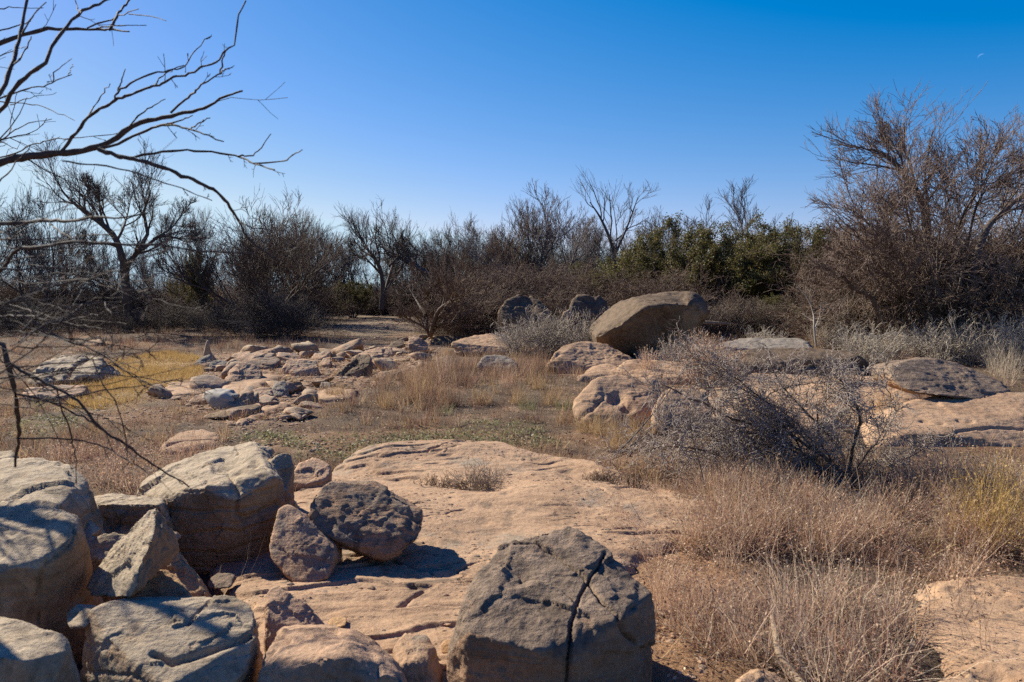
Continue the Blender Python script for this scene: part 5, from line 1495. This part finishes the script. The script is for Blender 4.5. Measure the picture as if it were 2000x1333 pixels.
# ------------------------------------------------------------------ grass and ground cover
PAL = {
    'meadow': [(.23, .135, .088), (.17, .10, .068), (.29, .18, .115), (.14, .092, .066), (.40, .29, .19), (.26, .125, .082)],
    'gold': [(.46, .30, .10), (.52, .35, .13), (.40, .25, .085), (.36, .22, .10)],
    'red': [(.45, .265, .17), (.56, .38, .25), (.32, .18, .115), (.68, .52, .37), (.48, .29, .20)],
    'grey': [(.39, .30, .22), (.28, .205, .15), (.52, .42, .31), (.20, .14, .10), (.37, .25, .17)],
    'pale': [(.50, .40, .28), (.40, .31, .22), (.60, .50, .37), (.34, .265, .19)],
    'tan': [(.42, .28, .14), (.36, .23, .12), (.48, .34, .18), (.31, .19, .10)],
    'green': [(.20, .20, .09), (.17, .165, .075), (.28, .255, .14), (.25, .20, .11)],
}


def blades(C, n, hmin, hmax, rad, lean, pal, w=.004, N=4, seed=0, wander=.09, droop=.05, tipw=.3, bend=None, tilt=.15, hmul=None):
    """n blades from every centre C (M,3), fanning outward."""
    g = np.random.default_rng(seed)
    M = len(C)
    a = g.uniform(0, 6.28, (M, n)); rr = rad * np.sqrt(g.random((M, n)))
    S = C[:, None] + np.stack([np.cos(a) * rr, np.sin(a) * rr, np.zeros_like(a)], -1)
    t = np.abs(g.normal(0, lean, (M, n))).clip(0, 1.45)
    a2 = a + g.normal(0, .7, (M, n))
    d = np.stack([np.sin(t) * np.cos(a2), np.sin(t) * np.sin(a2), np.cos(t)], -1)
    if bend is not None:
        d = d + np.array(bend)
    L = g.uniform(hmin, hmax, (M, n)) * (g.uniform(.75, 1.25, (M, 1)) if hmul is None else hmul[:, None])
    d = d + g.normal(0, tilt, (M, 1, 3)) * np.array([1, 1, .2])
    P = grow(S.reshape(-1, 3), d.reshape(-1, 3), L.ravel(), N, wander, -droop, g)
    W = w * g.uniform(.6, 1.4, M * n)[:, None] * np.linspace(1, tipw, N)[None]
    v, q = ribbons(P, W, g=g)
    p = np.array(PAL[pal])
    tuft = p[g.integers(len(p), size=M)][:, None]
    own = p[g.integers(len(p), size=(M, n))]
    c = (tuft * .5 + own * .5) * g.uniform(.75, 1.25, (M, n, 1))
    c = np.repeat(c.reshape(-1, 3), N * 2, 0)
    return v, q, c, P


def seedheads(P, per, size, pal, seed, tmin=.45):
    """Small fluffs along the upper part of stems P (M,N,3)."""
    g = np.random.default_rng(seed)
    M, N, _ = P.shape
    t = g.uniform(tmin, 1, (M, per)) * (N - 1)
    i = np.minimum(t.astype(int), N - 2); f = (t - i)[..., None]
    m = np.arange(M)[:, None]
    c = P[m, i] * (1 - f) + P[m, i + 1] * f
    T = norm(P[m, i + 1] - P[m, i])
    d = norm(T + g.normal(0, .55, c.shape))
    L = size * g.uniform(.5, 1.4, (M, per, 1))
    s = norm(np.cross(d, g.normal(0, 1, c.shape))) * L * .22
    V = np.stack([c, c + d * L * .5 + s, c + d * L, c + d * L * .5 - s], 2).reshape(-1, 3)
    p = np.array(PAL[pal])
    col = p[g.integers(len(p), size=M * per)] * g.uniform(.7, 1.25, (M * per, 1))
    return V, np.arange(len(V)).reshape(-1, 4), np.repeat(col, 4, 0)


def join(parts):
    V = np.vstack([p[0] for p in parts]); off = np.cumsum([0] + [len(p[0]) for p in parts])
    return V, np.vstack([p[1] + off[i] for i, p in enumerate(parts)]), np.vstack([p[2] for p in parts])


def grass_obj(name, parts, mat='grass', loc=None, parent=None):
    V, Q, c = join(parts)
    if loc is not None:
        V = V - np.array(loc)
    return link(name, mk_mesh(name, V, Q, col=np.clip(c, .01, 1), smooth=False), MAT[mat], loc=loc, parent=parent)


FBOX = [(f.min(0), f.max(0), f) for f in FOOT]


def free(x, y, shrink=0.0):
    k = np.ones(len(x), bool)
    for lo, hi, f in FBOX:
        m = (x > lo[0]) & (x < hi[0]) & (y > lo[1]) & (y < hi[1])
        if m.any():
            ii = np.where(m)[0]
            ins = in_poly(x[ii], y[ii], f)
            if shrink:
                ins &= poly_dist(x[ii], y[ii], f) > shrink
            k[ii[ins]] = False
    return k


def pts3(x, y):
    return np.stack([x, y, H(x, y) - .005], -1)


def scatter_poly(n, pg, seed, clump=None, keep=True):
    g = np.random.default_rng(seed)
    lo, hi = pg.min(0), pg.max(0)
    x = g.uniform(lo[0], hi[0], n * 6); y = g.uniform(lo[1], hi[1], n * 6)
    k = in_poly(x, y, pg)
    if clump:
        k &= vnoise(np.stack([x * clump, y * clump, x * 0 + seed], -1), 5) > g.uniform(-.9, .5, len(x))
    if keep:
        k &= free(x, y)
    x, y = x[k][:n], y[k][:n]
    return pts3(x, y)


Z_LEDGE = zone([(1060, 760), (1080, 700), (1400, 690), (1800, 700), (2050, 760), (2050, 900), (1700, 890), (1600, 850), (1280, 850), (1270, 790), (1120, 830)])


def meadow():
    g = np.random.default_rng(91)
    n = 26000
    y = 6.3 * (40 / 6.3) ** g.random(n)
    x = g.uniform(-.78, .78, n) * (y + 1.5)
    k = free(x, y)
    cl = vnoise(np.stack([x * .55, y * .55, x * 0], -1), 6) * .6 + vnoise(np.stack([x * 1.6, y * 1.6, x * 0], -1), 7) * .6
    pr = np.clip(.46 + 1.05 * cl, .05, 1)
    pr *= 1 - .85 * soft(x, y, Z_YELLOW, .5)
    pr *= 1 - .80 * soft(x, y, Z_DEBRIS, .5)
    pr *= 1 - .55 * soft(x, y, Z_SAND, 1.0)
    for zg in Z_GREEN:
        pr *= 1 - .5 * soft(x, y, zg, .4)
    pr *= 1 - .8 * soft(x, y, Z_SOIL, .3)
    pr *= np.where((x > .5) & (y < 7.0), .0, 1)
    pr *= np.where(y > 26, .55, 1) * np.where((y > 22) & (x < -2), .5, 1)
    pr *= 1 - .85 * soft(x, y, Z_LEDGE, .3)
    k &= g.random(n) < pr
    x, y, cl = x[k], y[k], cl[k]
    tall = sstep(9.0, 11.5, y) * (1 - sstep(19, 24, y)) * sstep(-3.5, -1.0, x)
    C = pts3(x, y)
    out = []
    sel = g.random(len(x))
    hs = (.5 + 1.2 * np.clip(cl + .2, 0, 1)) * g.uniform(.7, 1.3, len(x))
    for name, mask, hm, hM, nb, pal, lean in (('s', (tall < .4) & (sel < .9), .04, .12, 18, 'meadow', .8), ('t', (tall >= .4) & (sel < .70), .15, .38, 28, 'meadow', .5),
                                              ('r', (tall >= .4) & (sel >= .70) & (sel < .82), .16, .40, 26, 'red', .45), ('g', (tall >= .4) & (sel >= .82), .16, .40, 24, 'tan', .45), ('y', (tall < .4) & (sel >= .9), .08, .18, 18, 'tan', .6)):
        Cm = C[mask]
        if len(Cm):
            out.append(blades(Cm, nb, hm, hM, .07, lean, pal, w=.0055, seed=len(out) + 3, hmul=hs[mask])[:3])
    o = grass_obj('dry_grass', out)
    tag(o, 'dry brown meadow grass between the rock outcrops', 'grass', kind='stuff')
    print('meadow tufts', len(x))


meadow()
C = scatter_poly(1500, Z_YELLOW, 5, clump=.9)
o = grass_obj('yellow_grass', [blades(C, 22, .04, .13, .09, .8, 'gold', w=.006, seed=21)[:3]])
tag(o, 'patch of short golden grass by the far left outcrop', 'grass', kind='stuff')


def cover():
    g = np.random.default_rng(15)
    parts = []
    for i, (zg, n) in enumerate(zip(Z_GREEN, (800, 200, 160))):
        C = scatter_poly(n, zg, 60 + i, clump=1.4)
        V, F, c = leaf_spray(C, len(C) * 9, .03, PAL['green'], g, .035, .1)
        V[:, 2] = np.maximum(V[:, 2], H(V[:, 0], V[:, 1]) + .004)
        parts.append((V, F, c))
    o = grass_obj('ground_cover', parts, 'leaf')
    tag(o, 'low green winter weeds carpeting the bare soil', 'ground cover', kind='stuff')


cover()


def litter():
    g = np.random.default_rng(16)
    pg = zone([(1240, 1420), (1220, 1120), (1290, 1000), (1420, 960), (1700, 900), (2050, 900), (2050, 1140), (1800, 1170), (1820, 1420)])
    C = scatter_poly(2600, pg, 70, keep=True)
    V, F, c = leaf_spray(C, len(C) * 10, .017, PAL['red'] + PAL['meadow'], g, .06, 0)
    V[:, 2] = np.maximum(V[:, 2], H(V[:, 0], V[:, 1]) + .003)
    pg2 = np.array([(-9, 6.5), (9, 6.5), (16, 22), (-16, 22)], float)
    C = scatter_poly(8000, pg2, 71)
    V2, F2, c2 = leaf_spray(C, len(C) * 5, .04, PAL['meadow'] + PAL['meadow'] + PAL['tan'], g, .10, 0)
    V2[:, 2] = H(V2[:, 0], V2[:, 1]) + np.abs(V2[:, 2] - H(V2[:, 0], V2[:, 1])) * .4 + .003
    o = grass_obj('leaf_litter', [(V, F, c), (V2, F2, c2)])
    tag(o, 'dead leaves and broken stalks lying on the soil', 'leaf litter', kind='stuff')


litter()

# grass and litter drifted against the rocks
def skirts():
    g = np.random.default_rng(19)
    P = []
    for f in FOOT:
        c = f.mean(0)
        if c[1] < 5.0 or c[1] > 30 or len(f) < 3:
            continue
        per = np.linalg.norm(np.roll(f, -1, 0) - f, axis=1)
        m = int(min(70, per.sum() * 9))
        k = g.choice(len(f), m, p=per / per.sum()); t = g.random((m, 1))
        q = f[k] * (1 - t) + np.roll(f, -1, 0)[k] * t
        q = q + (q - c) / np.linalg.norm(q - c, axis=1)[:, None] * g.uniform(.0, .10, (m, 1))
        P.append(q[vnoise(np.stack([q[:, 0] * 2, q[:, 1] * 2, q[:, 0] * 0], -1), 8) > -.25])
    P = np.vstack(P)
    ok = free(P[:, 0], P[:, 1])
    P = P[ok]
    C = pts3(P[:, 0], P[:, 1])
    b = blades(C, 13, .05, .17, .06, .7, 'meadow', w=.005, seed=61)
    b2 = blades(C[::3], 12, .08, .24, .06, .6, 'tan', w=.005, seed=62)
    o = grass_obj('rock_edge_grass', [b[:3], b2[:3]])
    tag(o, 'short dry grass drifted along the feet of the rocks', 'grass', kind='stuff')


skirts()

# tall pale grass in front of the right brush
C = scatter_poly(3200, Z_PALE, 80, clump=.6)
o = grass_obj('pale_grass', [blades(C, 28, .2, .75, .12, .38, 'pale', w=.006, N=5, seed=31)[:3], blades(C[::3], 14, .4, .95, .1, .3, 'grey', w=.006, N=5, seed=32)[:3]])
tag(o, 'tall bleached grass between the ledges and the right brush', 'grass', kind='stuff')
Cb = scatter_poly(2000, zone([(1380, 640), (1400, 615), (2100, 625), (2100, 650), (1700, 645), (1450, 650)]), 81)
o = grass_obj('pale_grass', [blades(Cb, 24, .3, .9, .15, .4, 'pale', w=.008, N=5, seed=33)[:3]])
tag(o, 'rank of pale grass at the foot of the junipers and right brush', 'grass', kind='stuff')
Cs = scatter_poly(1500, zone([(-200, 700), (-200, 640), (300, 640), (620, 650), (700, 660), (600, 690), (400, 690), (250, 700), (140, 690)]), 82, clump=.5)[:900]
o = grass_obj('shade_grass', [blades(Cs, 16, .08, .3, .12, .55, 'meadow', w=.009, N=4, seed=34)[:3]])
tag(o, 'sparse weeds on the shaded ground under the left trees', 'grass', kind='stuff')

# foreground grass on the right
C = scatter_poly(2600, Z_RIGHT, 83)
C = C[(vnoise(C * np.array([1.1, 1.1, 0]), 3) * .9 + vnoise(C * np.array([4.0, 4.0, 0]), 4) * .6 > .07)]
C = C[(C[:, 1] > 3.4)]
b1 = blades(C, 30, .08, .36, .08, .8, 'red', w=.0034, N=6, seed=35, wander=.17, droop=.03, tilt=.4)
s1 = seedheads(b1[3][::2], 5, .016, 'red', 36)
b2 = blades(C[::2], 16, .10, .40, .07, .7, 'tan', w=.0034, N=6, seed=37, wander=.2, droop=.06, tilt=.5)
Cn = C[C[:, 1] > 5.2]
b3 = blades(Cn[::2], 14, .12, .36, .08, .7, 'grey', w=.0036, tilt=.5, N=6, seed=38, wander=.12, droop=.02)
b4 = blades(C[::2], 9, .18, .5, .10, .95, 'pale', w=.0052, N=5, seed=39, wander=.32, droop=.05, tilt=.6)
b5 = blades(C[1::2], 6, .15, .42, .10, 1.2, 'meadow', w=.0055, N=4, seed=40, wander=.4, droop=.12, tilt=.6)
s4 = seedheads(b4[3], 4, .017, 'meadow', 41, .6)
o = grass_obj('dry_grass', [b1[:3], s1, b2[:3], b3[:3], b4[:3], b5[:3], s4])
tag(o, 'tangled reddish dry grass with seed heads in the right foreground', 'grass', kind='stuff')


def clump(name, label, spots, n, hmin, hmax, rad, lean, pal, w, seed, group=None, heads=0, hs=.02, N=7, pal2=None, cat='grass tuft', droop=.03, lift=0.0, bend=None):
    for i, (px, py) in enumerate(spots):
        q = gnd(px, py)[0]
        q[2] += lift - .01
        b = blades(q[None], n, hmin, hmax, rad, lean, pal, w=w, N=N, seed=seed + i, wander=.12, droop=droop, bend=bend)
        parts = [b[:3]]
        if pal2:
            b2 = blades(q[None], n // 2, hmin * .8, hmax * .9, rad * 1.1, lean * 1.2, pal2, w=w, N=N, seed=seed + i + 50, wander=.18, droop=droop * 1.4, bend=bend)
            parts.append(b2[:3])
        if n >= 150 and py > 1100:
            b3 = blades(q[None], 34, hmin, hmax * 1.25, rad, .9, 'pale', w=.0052, N=5, seed=seed + i + 70, wander=.3, droop=.05)
            parts += [b3[:3], seedheads(b3[3], 5, .016, 'meadow', seed + i + 71, .6)]
            b4 = blades(q[None], 40, .08, .22, rad * 2, 1.35, 'meadow', w=.006, N=4, seed=seed + i + 72, wander=.3, droop=.1)
            parts.append(b4[:3])
        if heads:
            parts.append(seedheads(b[3], heads, hs, pal, seed + i + 90))
        o = grass_obj(name, parts, loc=q)
        tag(o, label, cat, group)


clump('grass_tuft', 'fountain of fine grey-brown dry grass in the right foreground', [(1400, 1265), (1490, 1290), (1590, 1275), (1690, 1265), (1560, 1210), (1450, 1205), (1640, 1200), (1740, 1220), (1370, 1200), (1700, 1330), (1600, 1350)], 150, .10, .42, .13, .75, 'red', .0037, 700,
      'fountain clumps of grey grass in the foreground', 2, .014, pal2='grey')
clump('grass_tuft', 'wispy reddish grass tuft at the edge of the sandstone sheet', [(1270, 1100), (1255, 1060), (1300, 1150), (1420, 1110), (1345, 1075), (1300, 1030), (1370, 1030), (1440, 1040), (1330, 1230), (1290, 1190), (1235, 990), (1290, 985), (1210, 1030), (1345, 975), (1400, 985), (1500, 1060), (1580, 1040), (1660, 1075), (1720, 1100)], 90, .12, .34, .07, .45, 'red', .0022, 720, 'reddish tufts along the sheet edge', 3, .012)
clump('broadleaf_stalks', 'golden dry stalks with curled leaves at the right edge', [(1880, 1060), (1920, 1040), (1960, 1050), (1995, 1030), (1930, 1080), (1985, 1085)], 44, .25, .62, .09, .3, 'gold', .0045, 730, 'golden stalks at the right edge', 4, .02, pal2='gold', cat='dry plant')
clump('grass_tuft', 'soft tan grass clump under the dimpled tan boulder', [(1180, 850), (1215, 862), (1245, 850), (1150, 842), (1200, 878)], 240, .18, .42, .14, .5, 'tan', .0035, 740, 'tan clumps under the dimpled boulder')
clump('grass_tuft', 'rusty upright grass on the shelf left of the red clump', [(1268, 735)], 160, .3, .75, .12, .25, 'red', .006, 750, heads=4, hs=.03)
clump('grass_tuft', 'tall airy red-brown grass clump in front of the double ledge', [(1385, 755), (1410, 760), (1365, 752)], 200, .5, 1.1, .15, .25, 'red', .006, 760, 'red-brown clumps before the ledge', 6, .035)
clump('grass_tuft', 'orange-tan grass tuft on the rubble at the meadow edge', [(658, 780), (650, 776)], 150, .12, .34, .12, .5, 'tan', .006, 770, 'tufts on the rubble')
clump('grass_tuft', 'straw-coloured grass tuft standing out in the meadow', [(1010, 790), (945, 790), (1075, 790), (820, 770), (760, 800), (1050, 760)], 130, .2, .45, .12, .4, 'tan', .005, 780, 'straw tufts in the meadow')
clump('grass_tuft', 'yellow-green living tuft in the meadow', [(865, 810), (1100, 800), (1030, 800), (80, 800)], 110, .1, .28, .12, .6, 'green', .005, 790, 'green tufts in the meadow')
clump('grass_tuft', 'reddish grass in front of the pale cracked rock sheet', [(370, 900), (400, 905), (340, 910)], 60, .15, .36, .1, .35, 'red', .003, 800, 'reddish stems before the cracked sheet', 3, .014)
clump('grass_tuft', 'rust-brown weedy grass behind the left boulder pile', [(190, 935), (240, 945), (215, 905), (270, 915), (160, 895), (120, 900), (290, 955)], 150, .08, .34, .22, .7, 'red', .0034, 810, 'weedy grass behind the left pile', 3, .018, pal2='meadow')
clump('grass_tuft', 'dark dry grass tuft in the crevice of the big tan slab bank', [(1735, 805), (1720, 830)], 140, .2, .45, .12, .4, 'tan', .004, 820, 'tufts in the crevice of the slab bank')
clump('grass_tuft', 'few long stiff straws leaning in the rock gap', [(465, 1155)], 9, .3, .55, .05, .3, 'pale', .0022, 830, bend=(.45, 0, .1))
clump('grass_tuft', 'thin dark flower stalks rising over the bottom right sheet', [(1890, 1230), (1935, 1290), (1850, 1200), (1960, 1180)], 10, .25, .45, .08, .25, 'meadow', .0028, 840, 'stalks over the bottom right sheet', 8, .014)

# low dead shrubs on the sheet
def lowshrub(px, py, w, hh, label, seed, n=34, lift=.05):
    q = gnd(px, py)[0]
    g = np.random.default_rng(seed)
    a = g.uniform(0, 6.28, n); t = np.radians(g.uniform(20, 80, n))
    S = np.stack([g.uniform(-.5, .5, n) * w * .7, g.normal(0, .07, n), np.full(n, lift)], -1)
    d = np.stack([np.sin(t) * np.cos(a), np.sin(t) * np.sin(a), np.cos(t)], -1)
    P = grow(S, d, hh * g.uniform(.6, 1.2, n), 6, .15, .02, g, kink=.2)
    R = np.full((n, 6), .0028) * np.linspace(1, .5, 6)
    lv = branch_out(P, R, seed, [dict(n=6, t=(.1, 1), ratio=(.3, .7), ang=(25, 65), N=5, wander=.15, rr=.7, rmin=.0016, kink=.2), dict(n=4, t=(.1, 1), ratio=(.35, .7), ang=(25, 60), N=4, wander=.15, rr=.7, rmin=.0014)])
    v, q4 = tubes([(P, R)] + lv, 3)
    o = link('shrub', mk_mesh('shrub', v, q4), MAT['twig_grey' if seed % 2 else 'twig_brown'], loc=q)
    tag(o, label, 'shrub')


lowshrub(935, 972, .42, .22, 'small grey dead shrub growing in the groove of the sandstone sheet', 851, 46)
lowshrub(870, 968, .6, .10, 'flat brown mat of dead twigs beside the small grey shrub', 852, 40)
lowshrub(1200, 960, .75, .13, 'low brown cushion of dead twigs at the back edge of the sheet', 854, 70)
lowshrub(1320, 1000, .5, .12, 'sprawling reddish twigs where the sheet meets the foreground grass', 856, 40, .02)

# tangled dead bush
def dead_bush():
    Y = 7.3
    L = [[(1650, 935), (1600, 885), (1540, 850), (1470, 830), (1400, 800), (1330, 770), (1290, 750)], [(1650, 935), (1640, 880), (1600, 830), (1550, 780), (1520, 740), (1500, 700)],
         [(1655, 935), (1670, 870), (1680, 810), (1650, 760), (1620, 720)], [(1640, 930), (1560, 905), (1480, 900), (1400, 890), (1330, 870), (1260, 880)],
         [(1660, 935), (1700, 880), (1730, 830), (1740, 780), (1720, 740)], [(1600, 885), (1540, 810), (1450, 760), (1390, 720), (1340, 690)], [(1560, 905), (1500, 870), (1420, 860), (1350, 840), (1300, 830)],
         [(1670, 940), (1740, 910), (1800, 880), (1830, 850)], [(1650, 935), (1600, 925), (1520, 930), (1440, 935), (1370, 930)], [(1620, 930), (1540, 870), (1460, 870), (1380, 860)], [(1600, 930), (1560, 870), (1530, 830), (1470, 800)], [(1650, 938), (1700, 930), (1750, 915), (1780, 900)], [(1600, 885), (1490, 780), (1400, 715), (1360, 685)], [(1560, 905), (1400, 855), (1280, 865), (1190, 900)], [(1620, 920), (1540, 890), (1500, 840), (1430, 790), (1430, 740)], [(1600, 900), (1530, 870), (1480, 810), (1500, 770), (1580, 750), (1640, 745)],
         [(1650, 930), (1600, 860), (1600, 800), (1640, 760), (1690, 740)], [(1480, 900), (1420, 920), (1360, 900), (1320, 850)], [(1540, 850), (1440, 840), (1380, 780), (1420, 720)]]
    g = np.random.default_rng(860)
    q0 = gnd(1650, 938)[0]
    PP, RR = [], []
    for i, l in enumerate(L):
        n = len(l)
        dep = np.cumsum(np.concatenate([[0], g.normal(0, .09, n - 1)])) + (.25 * np.sin(i * 1.9) * np.linspace(0, 1, n))
        P = at(np.array([p[0] for p in l]), np.array([p[1] for p in l]), q0[1] + dep)
        PP.append(curve_through(P, 14)); RR.append((.016 if i < 4 else .010) * np.linspace(1, .3, 14))
    P = np.array(PP) - q0; R = np.array(RR)
    P[:, 1:-1] += g.normal(0, .008, P[:, 1:-1].shape)
    lv = branch_out(P, R, 861, [dict(n=21, t=(.12, 1), ratio=(.18, .45), ang=(30, 80), N=8, wander=.2, up=.0, rr=.5, rmin=.0042, kink=.4), dict(n=9, t=(.1, 1), ratio=(.3, .65), ang=(30, 75), N=6, wander=.22, up=.0, rr=.65, rmin=.0034, kink=.4), dict(n=4, t=(.1, 1), ratio=(.35, .7), ang=(30, 70), N=4, wander=.2, rr=.7, rmin=.0027, kink=.3)])
    root = bpy.data.objects.new('dead_bush', None); COL.objects.link(root); root.location = q0
    tag(root, 'large tangled grey dead bush sprawling over the right ledges', 'bush')
    v, q = tubes([(P, R)], 6); link('stem', mk_mesh('stem', v, q), MAT['bark_brown'], parent=root)
    v, q = tubes(lv, 3); link('crown', mk_mesh('crown', v, q), MAT['twig_mauve'], parent=root)


MAT['twig_mauve'] = bark('twig_mauve', (.47, .385, .325), (.22, .17, .14))
dead_bush()


def sapling(label, Y, limbs, r, seed, mat):
    traced_tree('dead_sapling', label, Y, limbs, r, [dict(n=4, t=(.3, 1), ratio=(.2, .45), ang=(25, 60), N=6, wander=.12, up=.03, rr=.5, rmin=.004, kink=.2), dict(n=3, t=(.2, 1), ratio=(.3, .6), ang=(25, 55), N=4, wander=.12, rr=.6, rmin=.003)], seed, tm=mat, cm=mat, wob=.3, cat='sapling')


sapling('bleached dead sapling bent left behind the double ledge', 16.5, [[(1594, 676), (1590, 640), (1588, 610), (1575, 580), (1554, 556)], [(1590, 645), (1600, 620), (1604, 590)]], [.022, .014], 870, 'twig_pale')
sapling('thin dark leaning stems left of the dead bush', 8.0, [[(1200, 890), (1240, 850), (1290, 790), (1330, 730), (1370, 680)], [(1215, 885), (1270, 840), (1310, 800), (1350, 770)], [(1230, 892), (1250, 850), (1262, 810), (1300, 740)]], [.010, .008, .008], 872, 'bark_grey')
sapling('single dark stem rising in front of the dead bush', 6.0, [[(1378, 965), (1370, 920), (1358, 880), (1350, 840), (1345, 800)]], [.007], 874, 'bark_dark')

# faint daytime moon
mg = at(1917, 112, 3000.0)
dirv = norm(mg - CAM)
rightv = norm(np.cross(dirv, np.array([0, 0, 1.0]))); upv = np.cross(rightv, dirv)
ta = np.linspace(-1.75, 1.0, 24) + math.radians(140)
ro = 12.5
outer = [ro * (math.cos(t) * rightv + math.sin(t) * upv) for t in ta]
inner = [ro * (math.cos(t) * rightv + math.sin(t) * upv) * (1 - .42 * math.sin(math.pi * k / 23) - .001) for k, t in enumerate(ta)]
V = []
for off in (0, 4.0):
    V += [o + dirv * off for o in outer] + [o + dirv * off for o in inner]
n = 24
Q = [(i, i + 1, n + i + 1, n + i) for i in range(n - 1)] + [(2 * n + i, 3 * n + i, 3 * n + i + 1, 2 * n + i + 1) for i in range(n - 1)]
Q += [(i, 2 * n + i, 2 * n + i + 1, i + 1) for i in range(n - 1)] + [(n + i, n + i + 1, 3 * n + i + 1, 3 * n + i) for i in range(n - 1)]
m, ntm, om = new_mat('moon_daylight')
em = N_(ntm, 'ShaderNodeEmission'); em.inputs[0].default_value = (.30, .50, .95, 1); em.inputs[1].default_value = .75
tr = N_(ntm, 'ShaderNodeBsdfTransparent'); mx = N_(ntm, 'ShaderNodeMixShader'); mx.inputs[0].default_value = .12
ntm.links.new(tr.outputs[0], mx.inputs[1]); ntm.links.new(em.outputs[0], mx.inputs[2]); ntm.links.new(mx.outputs[0], om.inputs[0])
tag(link('moon', mk_mesh('moon', np.array(V), np.array(Q)), m, loc=mg), 'faint crescent moon in the blue sky at upper right', 'moon')

# ------------------------------------------------------------------ sky, sun, camera
SUN_AZ, SUN_EL = math.radians(-52), math.radians(35)
w = bpy.data.worlds.new("World"); SC.world = w
w.use_nodes = True
nt = w.node_tree; nt.nodes.clear()
wo = nt.nodes.new('ShaderNodeOutputWorld'); bg = nt.nodes.new('ShaderNodeBackground')
sky = nt.nodes.new('ShaderNodeTexSky'); sky.sky_type = 'NISHITA'; sky.sun_disc = False
sky.sun_elevation = SUN_EL; sky.sun_rotation = SUN_AZ
sky.altitude = 600; sky.air_density = 1.0; sky.dust_density = 0.35; sky.ozone_density = 5.0
hs = nt.nodes.new('ShaderNodeHueSaturation'); hs.inputs['Saturation'].default_value = 1.15
nt.links.new(sky.outputs[0], hs.inputs['Color']); 
# the air that day: deeper blue overhead, paler towards the sun
ma = nt.nodes.new('ShaderNodeVectorMath'); ma.operation = 'MULTIPLY_ADD'
ma.inputs[1].default_value = (1.43, 0.86, 0.69); ma.inputs[2].default_value = (-1.13, -0.36, 0.97)
mx0 = nt.nodes.new('ShaderNodeVectorMath'); mx0.operation = 'MAXIMUM'; mx0.inputs[1].default_value = (0, 0, 0)
nt.links.new(hs.outputs[0], ma.inputs[0]); nt.links.new(ma.outputs[0], mx0.inputs[0]); 
mn0 = nt.nodes.new('ShaderNodeVectorMath'); mn0.operation = 'MINIMUM'; mn0.inputs[1].default_value = (3.8, 5.05, 6.1)
nt.links.new(mx0.outputs[0], mn0.inputs[0]); nt.links.new(mn0.outputs[0], bg.inputs[0])
bg.inputs[1].default_value = 0.076
nt.links.new(bg.outputs[0], wo.inputs[0])
sl = bpy.data.lights.new('sun', 'SUN'); sl.energy = 5.0; sl.angle = math.radians(0.5); sl.color = (1.0, 0.945, 0.80)
so = bpy.data.objects.new('sun', sl); COL.objects.link(so)
sd = Vector((math.sin(SUN_AZ) * math.cos(SUN_EL), math.cos(SUN_AZ) * math.cos(SUN_EL), math.sin(SUN_EL)))
so.rotation_euler = sd.to_track_quat('Z', 'Y').to_euler()
so.location = sd * 60

cd = bpy.data.cameras.new('camera'); co = bpy.data.objects.new('camera', cd); COL.objects.link(co)
cd.sensor_width = 36; cd.lens = 36 * F_PX / 2000
cd.clip_start = 0.05; cd.clip_end = 6000
cd.dof.use_dof = True; cd.dof.focus_distance = 14.0; cd.dof.aperture_fstop = 6.0
co.location = CAM; co.rotation_euler = (math.pi / 2 - PITCH, 0, 0)
SC.camera = co
SC.view_settings.view_transform = 'Standard'; SC.view_settings.look = 'None'
SC.view_settings.exposure = 1.02; SC.view_settings.gamma = 1.0
SC.cycles.max_bounces = 6; SC.cycles.diffuse_bounces = 3; SC.cycles.transmission_bounces = 4; SC.cycles.transparent_max_bounces = 4
SC.cycles.caustics_reflective = False; SC.cycles.caustics_refractive = False
SC.cycles.use_denoising = False
